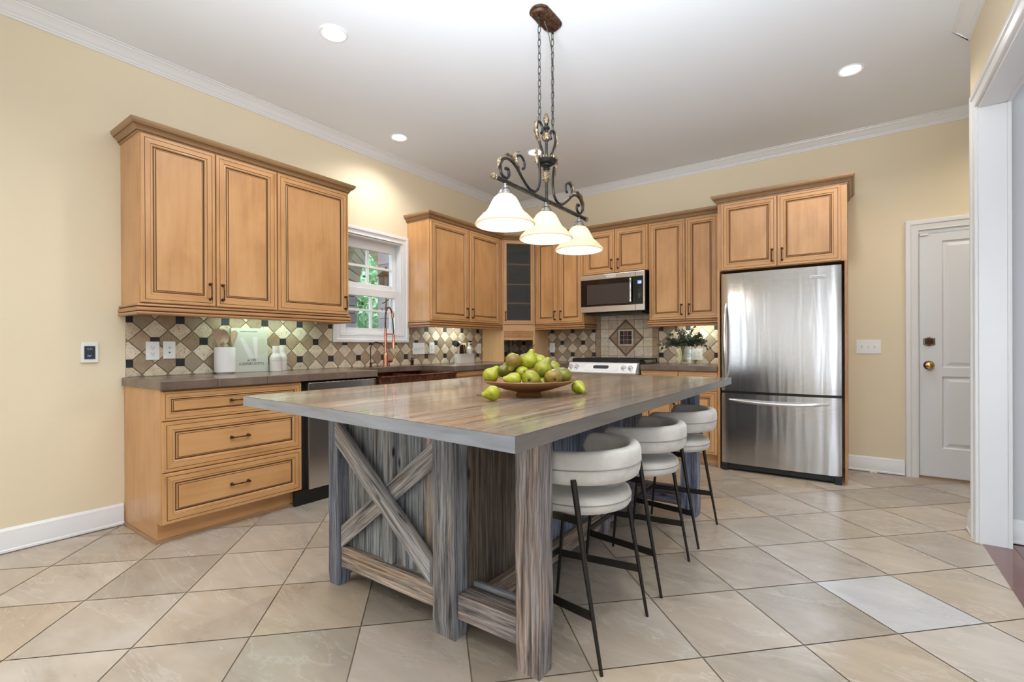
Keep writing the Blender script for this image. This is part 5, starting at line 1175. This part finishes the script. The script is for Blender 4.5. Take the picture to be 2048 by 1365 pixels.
# ============================================================ SINK SIDE
def faucet():
    t = thing('kitchen_faucet', 'tall copper pull-down spring faucet behind the sink', 'faucet', (-3.660, 3.042, CT+.0005)); o = (0, 0, CT)
    m = MB(o); m.lathe([(0, CT), (.028, CT), (.028, CT+.004), (.0235, CT+.008), (.0225, CT+.120), (.0185, CT+.132), (.0135, CT+.136), (.0135, CT+.300), (.0165, CT+.304), (.0165, CT+.318), (.012, CT+.322), (.012, CT+.372), (0, CT+.374)], seg=28); m.build('column', 'copper', t)
    arc = smooth_pts([(.0, .0, CT+.37), (.0, .001, CT+.46), (.002, .008, CT+.53), (.008, .026, CT+.568), (.016, .044, CT+.562), (.022, .058, CT+.525), (.024, .063, CT+.495)], 8)
    m = MB(o); m.tube(arc, .0065, 8); m.build('hose', 'rubber', t)
    # helical spring around the hose
    P = [Vector(p) for p in arc]; cum = [0]
    for a, b in zip(P[:-1], P[1:]): cum.append(cum[-1]+(b-a).length)
    def at(s):
        for i in range(len(P)-1):
            if s <= cum[i+1]: u = (s-cum[i])/(cum[i+1]-cum[i]); return P[i].lerp(P[i+1], u), (P[i+1]-P[i]).normalized()
        return P[-1], (P[-1]-P[-2]).normalized()
    turns = 19; H = []
    for i in range(turns*12+1):
        s = cum[-1]*i/(turns*12); c, d = at(s); n1 = Vector((1, 0, 0)); n1 = (n1-d*n1.dot(d)).normalized(); n2 = d.cross(n1); a = 2*pi*i/12; H.append(c+(n1*cos(a)+n2*sin(a))*.0105)
    m = MB(o); m.tube(H, .0021, 6); m.build('spring', 'copper', t)
    m = MB(o); m.tube([(.024, .063, CT+.512), (.0245, .065, CT+.47)], .0150, 16); m.build('spout_collar', 'copper', t)
    m = MB(o); m.tube(smooth_pts([(.0245, .065, CT+.47), (.026, .072, CT+.40), (.026, .075, CT+.310)], 6), .0058, 8); m.build('hose', 'rubber', t)
    m = MB(o); m.lathe([(0, CT+.312), (.0125, CT+.310), (.014, CT+.290), (.0135, CT+.262), (.0165, CT+.250), (.018, CT+.188), (.0215, CT+.176), (.0215, CT+.170), (0, CT+.168)], (.026, .075, 0), 24); sp = m.build('spray_head', 'copper', t)
    m = MB(o); m.tube([(.0, .012, CT+.312), (.013, .045, CT+.312), (.022, .064, CT+.312)], .0055, 8); m.build('docking_arm', 'copper', t)
    m = MB(o); m.tube([(0, .018, CT+.052), (.0, .050, CT+.054), (0, .074, CT+.052), (0, .080, CT+.050)], [.017, .019, .016, .008], 16); m.tube([(.0, .066, CT+.062), (.002, .10, CT+.10), (.004, .135, CT+.142)], [.0045, .0038, .0034], 8); m.build('lever', 'copper', t)
faucet()
def filter_tap():
    t = thing('filter_tap', 'thin dark gooseneck filter tap left of the copper faucet', 'faucet', (-3.660, 2.868, CT+.0005)); o = (0, 0, CT)
    P = [(0, 0, CT+.02), (0, 0, CT+.12), (.0, .002, CT+.185), (.006, .022, CT+.222), (.016, .060, CT+.232), (.028, .105, CT+.214), (.034, .128, CT+.188)]
    m = MB(o); m.tube(smooth_pts(P, 6), .0048, 10); m.build('spout', 'iron_dark', t)
    m = MB(o); m.lathe([(0, CT), (.017, CT), (.017, CT+.004), (.009, CT+.008), (.008, CT+.022), (.011, CT+.030), (.011, CT+.040), (.006, CT+.046)], seg=20); m.tube([(0, .004, CT+.034), (.01, .028, CT+.040), (.012, .044, CT+.050)], [.006, .0045, .006], 8); m.build('base', 'handle_bronze', t)
filter_tap()
def soap():
    t = thing('soap_dispenser', 'short dark bronze soap dispenser right of the copper faucet', 'soap dispenser', (-3.680, 3.400, CT+.0005))
    m = MB(); m.lathe([(0, 0), (.020, 0), (.020, .004), (.016, .006), (.016, .034), (.018, .040), (.018, .050), (.012, .056), (.006, .057), (.006, .066)], seg=24); m.build('base', 'handle_bronze', t)
    m = MB(); m.tube([(0, -.006, .066), (.0, .02, .070), (.0, .058, .076), (0, .064, .070)], [.011, .007, .005, .004], 10); m.build('pump_spout', 'handle_bronze', t)
soap()
def caddy():
    t = thing('sink_caddy', 'beige oval washing-up caddy on the counter in the corner', 'caddy', (-3.690, 4.222, CT+.0003)); L, Wd, r, H = .155, .052, .052, .108
    def ov(k=0): 
        P = [(( -Wd+k)*0+(r-k)*cos(a), (L-r)*1+(r-k)*sin(a)) for a in [pi*i/12 for i in range(13)]]+[((r-k)*cos(a), -(L-r)+(r-k)*sin(a)) for a in [pi+pi*i/12 for i in range(13)]]; return P
    m = MB(); A, B = ov(), ov(.004); n = len(A)
    for i in range(n):
        j = (i+1) % n; m.face([(*A[i], 0), (*A[j], 0), (*A[j], H), (*A[i], H)]); m.face([(*A[i], H), (*A[j], H), (*B[j], H), (*B[i], H)]); m.face([(*B[i], H), (*B[j], H), (*B[j], .005), (*B[i], .005)])
    m.face([(*p, 0) for p in A]); m.face([(*p, .005) for p in B]); m.build('tray', 'stone_beige', t, smooth=50)
    # brush, bottle and cloths standing in it are things of their own
    bz = CT+.0065; b = thing('dish_brush', 'beige dish brush with black bristles leaning out of the caddy', 'brush', (-3.690, 4.122, bz))
    m = MB(); m.tube([(0, -.01, .0), (0, -.005, .10), (0, .0, .190)], [.011, .012, .014], 12); m.tube([(0, -.006, .208), (0, .012, .216), (0, .028, .225)], [.027, .030, .018], 16); m.build('handle', 'stone_beige', b)
    m = MB(); m.tube([(0, -.058, .218), (0, -.040, .214), (0, -.012, .211)], [.034, .036, .027], 16); m.build('bristles', 'rubber', b)
    c = thing('soap_bottle', 'beige soap bottle with a pump at the right of the caddy', 'bottle', (-3.690, 4.305, bz)); m = MB(); m.lathe([(0, 0), (.036, 0), (.037, .004), (.037, .150), (.034, .166), (.020, .180), (.016, .184), (.016, .196), (0, .197)], seg=28); m.build('body', 'stone_beige', c)
    m = MB(); m.lathe([(.012, .197), (.012, .216), (0, .217)], seg=16); m.tube([(0, -.012, .222), (0, .0, .224), (0, .045, .222)], [.008, .010, .006], 10); m.build('pump', 'stone_beige', c)
    for i, (y, w, h, mt, lb, nm) in enumerate(((4.181, .007, .205, 'handle_bronze', 'dark brown folded cloth, the left of the cloths in the caddy', 'dish_cloth'), (4.197, .007, .212, 'pale_wood', 'thin pale wooden board between the cloths in the caddy', 'scraper'), (4.213, .007, .200, 'black', 'black cloth next to the pale wooden board in the caddy', 'dish_cloth'), (4.238, .014, .225, 'pale_wood', 'pale wooden brush back standing in the middle of the caddy', 'wooden_brush'))):
        m = MB((-3.690, y, bz)); n = 6
        for k in range(n): z0, z1 = h*k/n, h*(k+1)/n; dy0, dy1 = -.018*(k/n)**1.5, -.018*((k+1)/n)**1.5; a = [(-3.690+sx*.030, y+sy*w/2+d_, bz+z) for z, d_ in ((z0, dy0), (z1, dy1)) for sx, sy in ((-1, -1), (1, -1), (1, 1), (-1, 1))]; [m.face([a[q] for q in f]) for f in ((0, 1, 5, 4), (1, 2, 6, 5), (2, 3, 7, 6), (3, 0, 4, 7))+(((3, 2, 1, 0),) if k == 0 else ())+(((4, 5, 6, 7),) if k == n-1 else ())]
        tag(m.build(nm, mt, smooth=0, bevel=.0015, loc=(-3.690, y, bz)), lb, 'cloth' if nm == 'dish_cloth' else 'brush' if nm == 'wooden_brush' else 'scraper')
caddy()

# ============================================================ VASE
def vase():
    p = (-1.430, 5.085, CT+.0003); t = thing('glass_vase', 'clear square glass vase of water holding eucalyptus, left of the refrigerator', 'vase', p)
    w, H, k = .078, .185, .004; m = MB()
    m.box(-w, w, -.045, -.045+k, .004, H); m.box(-w, w, .045-k, .045, .004, H); m.box(-w, -w+k, -.045+k, .045-k, .004, H); m.box(w-k, w, -.045+k, .045-k, .004, H); m.box(-w, w, -.045, .045, 0, .0145); m.build('glass', 'vase_glass', t, smooth=0, bevel=.001)
    m = MB(); m.box(-w+k+.001, w-k-.001, -.045+k+.001, .045-k-.001, .015, .105); m.build('water', 'water_glass', t, smooth=0)
    pl = thing('eucalyptus', 'bunch of dark green eucalyptus sprigs in the glass vase', 'plant', (p[0], p[1], p[2]+.02)); rr = random.Random(4)
    tips = [(-.245, -.10, .165), (-.20, .02, .235), (-.15, -.06, .29), (-.09, .03, .345), (-.07, -.07, .358), (-.02, .0, .33), (.03, -.06, .30), (.06, .05, .33), (.115, -.03, .36), (.15, .04, .30), (.19, -.06, .26), (.235, .0, .205), (.262, -.07, .135), (-.26, -.02, .11), (.10, -.10, .24), (-.12, -.11, .22), (0, -.09, .26), (.2, .05, .16), (-.19, .06, .17), (.05, .02, .25), (-.05, .04, .27), (.17, -.1, .18)]+[(rr.uniform(-.2, .2), rr.uniform(-.11, .05), rr.uniform(.17, .30)) for _ in range(20)]
    for tx, ty, tz in tips:
        m = MB(); b = Vector((rr.uniform(-.03, .03), rr.uniform(-.02, .02), .0)); mid = Vector((tx*.25, ty*.25, .155)); tip = Vector((tx, ty, tz)); P = [Vector(q) for q in smooth_pts([tuple(b), tuple(mid), tuple(mid.lerp(tip, .5)+Vector((0, 0, .03))), tuple(tip)], 6)]
        m.tube(P, [.0022-.0012*i/len(P) for i in range(len(P))], 5, 1); n = 17
        for i in range(n):
            u = .36+.64*i/(n-1); c = P[min(len(P)-1, int(u*(len(P)-1)))]; d = (P[-1]-P[-3]).normalized()
            for s in (-1, 1):
                sv = Vector((rr.uniform(-1, 1), rr.uniform(-1, 1), rr.uniform(-.6, 1))).normalized(); rad = rr.uniform(.010, .0165)*(1-.3*(i/n)); ce = c+sv*(rad+.006); nrm = Vector((rr.uniform(-1, 1), rr.uniform(-1, .2), rr.uniform(-.5, 1))).normalized(); e1 = (sv-nrm*sv.dot(nrm)).normalized(); e2 = nrm.cross(e1)
                m.face([ce+e1*rad*cos(a)+e2*rad*.85*sin(a)+nrm*.002*cos(2*a) for a in [2*pi*k_/8 for k_ in range(8)]], 0)
        m.build('sprig', ['eucalyptus_leaf', 'stem_green'], pl, smooth=0)
vase()

# ============================================================ OUTSIDE THE WINDOW
def outside():
    rr = random.Random(31)
    m = MB((-9, 5, -.25)); m.box(-22, WX-.17, -2, 18, -.27, -.25); struct(m.build('floor', 'lawn', smooth=0, loc=(-9, 5, -.25)))
    # stone porch pier and arch seen through the panes
    def pier(x0, x1, y0, y1, z0, z1, label, rows=.16):
        m = MB((x0, y0, z0)); m.tint = (.45, .45, .47); m.box(x0+.02, x1-.02, y0+.02, y1-.02, z0, z1, 0); z = z0
        while z < z1-.05:
            h = rr.uniform(.10, .20); z2 = min(z+h, z1); y = y0
            while y < y1-.02:
                w = rr.uniform(.14, .34); y2 = min(y+w, y1); v = rr.uniform(.55, 1.25); m.tint = (v*rr.uniform(.92, 1.0), v*rr.uniform(.94, 1.0), v*1.05); o = rr.uniform(0, .02)
                m.box(x0-o, x1+o, y+.006, y2-.006, z+.006, z2-.006, 0); y = y2
            z = z2
        tag(m.build('stone_pier', ['porch_stone'], smooth=0, bevel=.006, loc=(x0, y0, z0)), label, 'pier')
    pier(-5.70, -5.30, 3.50, 3.94, -.249, 1.95, 'grey-blue stone porch pier seen through the left panes of the window')
    pier(-5.25, -4.95, 4.235, 4.51, -.249, 2.62, 'grey stone porch pier seen through the right panes, behind the lantern')
    # arched brick wall of the porch
    cx, cy, cz, r0, r1, ez = -6.0, 4.735, 1.80, .41, .64, 2.0; org = (cx, cy, cz); m = MB(org); n = 22
    for i in range(n):
        a0, a1 = pi*i/n+.008, pi*(i+1)/n-.008; v = rr.uniform(.7, 1.2); m.tint = (v, v*.97, v*.92)
        P = [(r*cos(a), (r0*ez+(r-r0))*sin(a)) for r, a in ((r0, a0), (r1, a0), (r1, a1), (r0, a1))]; f = lambda p, x: (x, cy+p[0], cz+p[1])
        A = [f(p, cx-.22) for p in P]; B = [f(p, cx+.22) for p in P]; m.face(A); m.face(B[::-1])
        for k in range(4): q = (k+1) % 4; m.face([A[k], A[q], B[q], B[k]])
    z = cz; row = 0
    while z < 3.0:
        y = 2.6+(.15 if row % 2 else 0)
        while y < 7.6:
            y2 = y+.30; c = Vector(((y+y2)/2-cy, (z+.04-cz)*(r1/(r0*ez+r1-r0)))); v = rr.uniform(.7, 1.15); m.tint = (v, v*.97, v*.92)
            if c.length > r1+.14: m.box(-6.18, -5.82, y+.006, y2-.006, z+.005, z+.085)
            y = y2
        z += .09; row += 1
    for sgn in (-1, 1):
        z = -.249
        while z < cz-.05:
            v = rr.uniform(.7, 1.15); m.tint = (v, v, v); y = cy+sgn*(r0+.14); m.box(-6.2, -5.8, y-.135, y+.135, z+.005, min(z+.14, cz-.006)); z += .145
    tag(m.build('brick_archway', ['porch_brick'], smooth=0, bevel=.005, loc=org), 'tan brick archway of the porch seen through the panes of the window', 'archway')
    m = MB((-5.5, 5, 3.05)); m.box(-6.9, WX-.17, 2.0, 9.0, 3.05, 3.10); tag(m.build('porch_roof', 'porch_grey', smooth=0, loc=(-5.5, 5, 3.05)), 'grey porch ceiling outside the kitchen window', 'roof')
    m = MB((-4.6, 4.6, 0)); m.box(-4.9, WX-.17, 4.53, 4.62, -.249, 3.049); tag(m.build('porch_side_wall', 'porch_grey', smooth=0, loc=(-4.6, 4.6, 0)), 'dark grey wall return at the right edge of the window view', 'wall')
    # lantern on the right pier
    p = (-4.80, 4.00, 1.90); t = thing('wall_lantern', 'dark red-brown carriage lantern outside, seen through the right panes', 'lantern', p)
    m = MB(); m.lathe([(0, .235), (.012, .232), (.016, .215), (.010, .205), (.03, .19), (.055, .165), (.105, .120), (.112, .112), (.095, .108)], seg=6); m.build('cap', 'lantern_metal', t, smooth=0)
    m = MB(); m.lathe([(.075, .108), (.058, -.09), (.0, -.09)], seg=6); m.build('glass_body', 'seeded_glass', t, smooth=0)
    m = MB()
    for k in range(6): a = 2*pi*k/6; m.tube([(.080*cos(a), .080*sin(a), .108), (.062*cos(a), .062*sin(a), -.092)], .007, 6)
    m.lathe([(0, -.135), (.02, -.12), (.066, -.10), (.070, -.088), (.0, -.088)], seg=6); m.build('frame', 'lantern_metal', t, smooth=0)
    m = MB(); m.tube(smooth_pts([(-.10, .02, -.30), (-.04, .01, -.33), (.0, 0, -.26), (0, 0, -.14)], 6), .009, 8); m.tube(smooth_pts([(-.10, .02, -.22), (-.05, .04, -.20), (-.02, .07, -.16), (-.03, .08, -.12)], 6), .007, 8); m.build('bracket', 'lantern_metal', t)
    # trees beyond
    def tree(x, y, h, r, label, seed):
        q = random.Random(seed); t = thing('tree', label, 'tree', (x, y, -.249), 0, 'trees beyond the porch')
        m = MB(); m.tube([(0, 0, 0), (.05, .03, h*.3), (0, 0, h*.7)], [.14, .11, .05], 8); m.build('trunk', 'bark', t)
        m = MB(); N = 4200
        for k in range(N):
            a = q.uniform(0, 2*pi); u = q.uniform(-1, 1); rad = r*(q.random()**.45)*(1+.25*sin(a*3+u*4)); c = Vector((rad*math.sqrt(1-u*u)*cos(a), rad*math.sqrt(1-u*u)*sin(a), h*.55+u*rad*1.5)); s = q.uniform(.05, .10)
            e1 = Vector((q.uniform(-1, 1), q.uniform(-1, 1), q.uniform(-1, 1))).normalized(); e2 = e1.cross(Vector((q.uniform(-1, 1), q.uniform(-1, 1), q.uniform(-1, 1)))).normalized(); m.face([c-e1*s, c+e2*s*.5, c+e1*s, c-e2*s*.5])
        m.build('foliage', 'tree_leaf', t, smooth=0)
    tree(-9.3, 7.1, 4.4, 1.15, 'leafy green tree just beyond the archway, in the middle panes of the window', 1)
    tree(-13.2, 10.6, 7.0, 2.1, 'tall leafy green tree furthest back in the window view', 2)
    tree(-9.8, 3.4, 6.0, 1.5, 'leafy green tree beyond the porch to the left of the archway', 3)
    tree(-7.5, 5.75, 1.9, .55, 'low leafy bush nearest the porch archway', 4)
    # daylight over the garden
    l = bpy.data.lights.new('sun', 'SUN'); l.energy = 7.0; l.angle = .05; l.color = (1, .97, .9); o = bpy.data.objects.new('sun', l); COL.objects.link(o); o.rotation_euler = Vector((-.6, .35, -.75)).to_track_quat('-Z', 'Y').to_euler()
outside()
# writing becomes plain mesh so that every piece is an object of its own
for o in [x for x in bpy.data.objects if x.type == 'FONT']:
    me = bpy.data.meshes.new_from_object(o); me.name = o.name; n = bpy.data.objects.new(o.name+'_', me); COL.objects.link(n)
    n.location, n.rotation_euler, n.scale, n.parent = o.location, o.rotation_euler, o.scale, o.parent; nm = o.name; bpy.data.objects.remove(o); n.name = nm
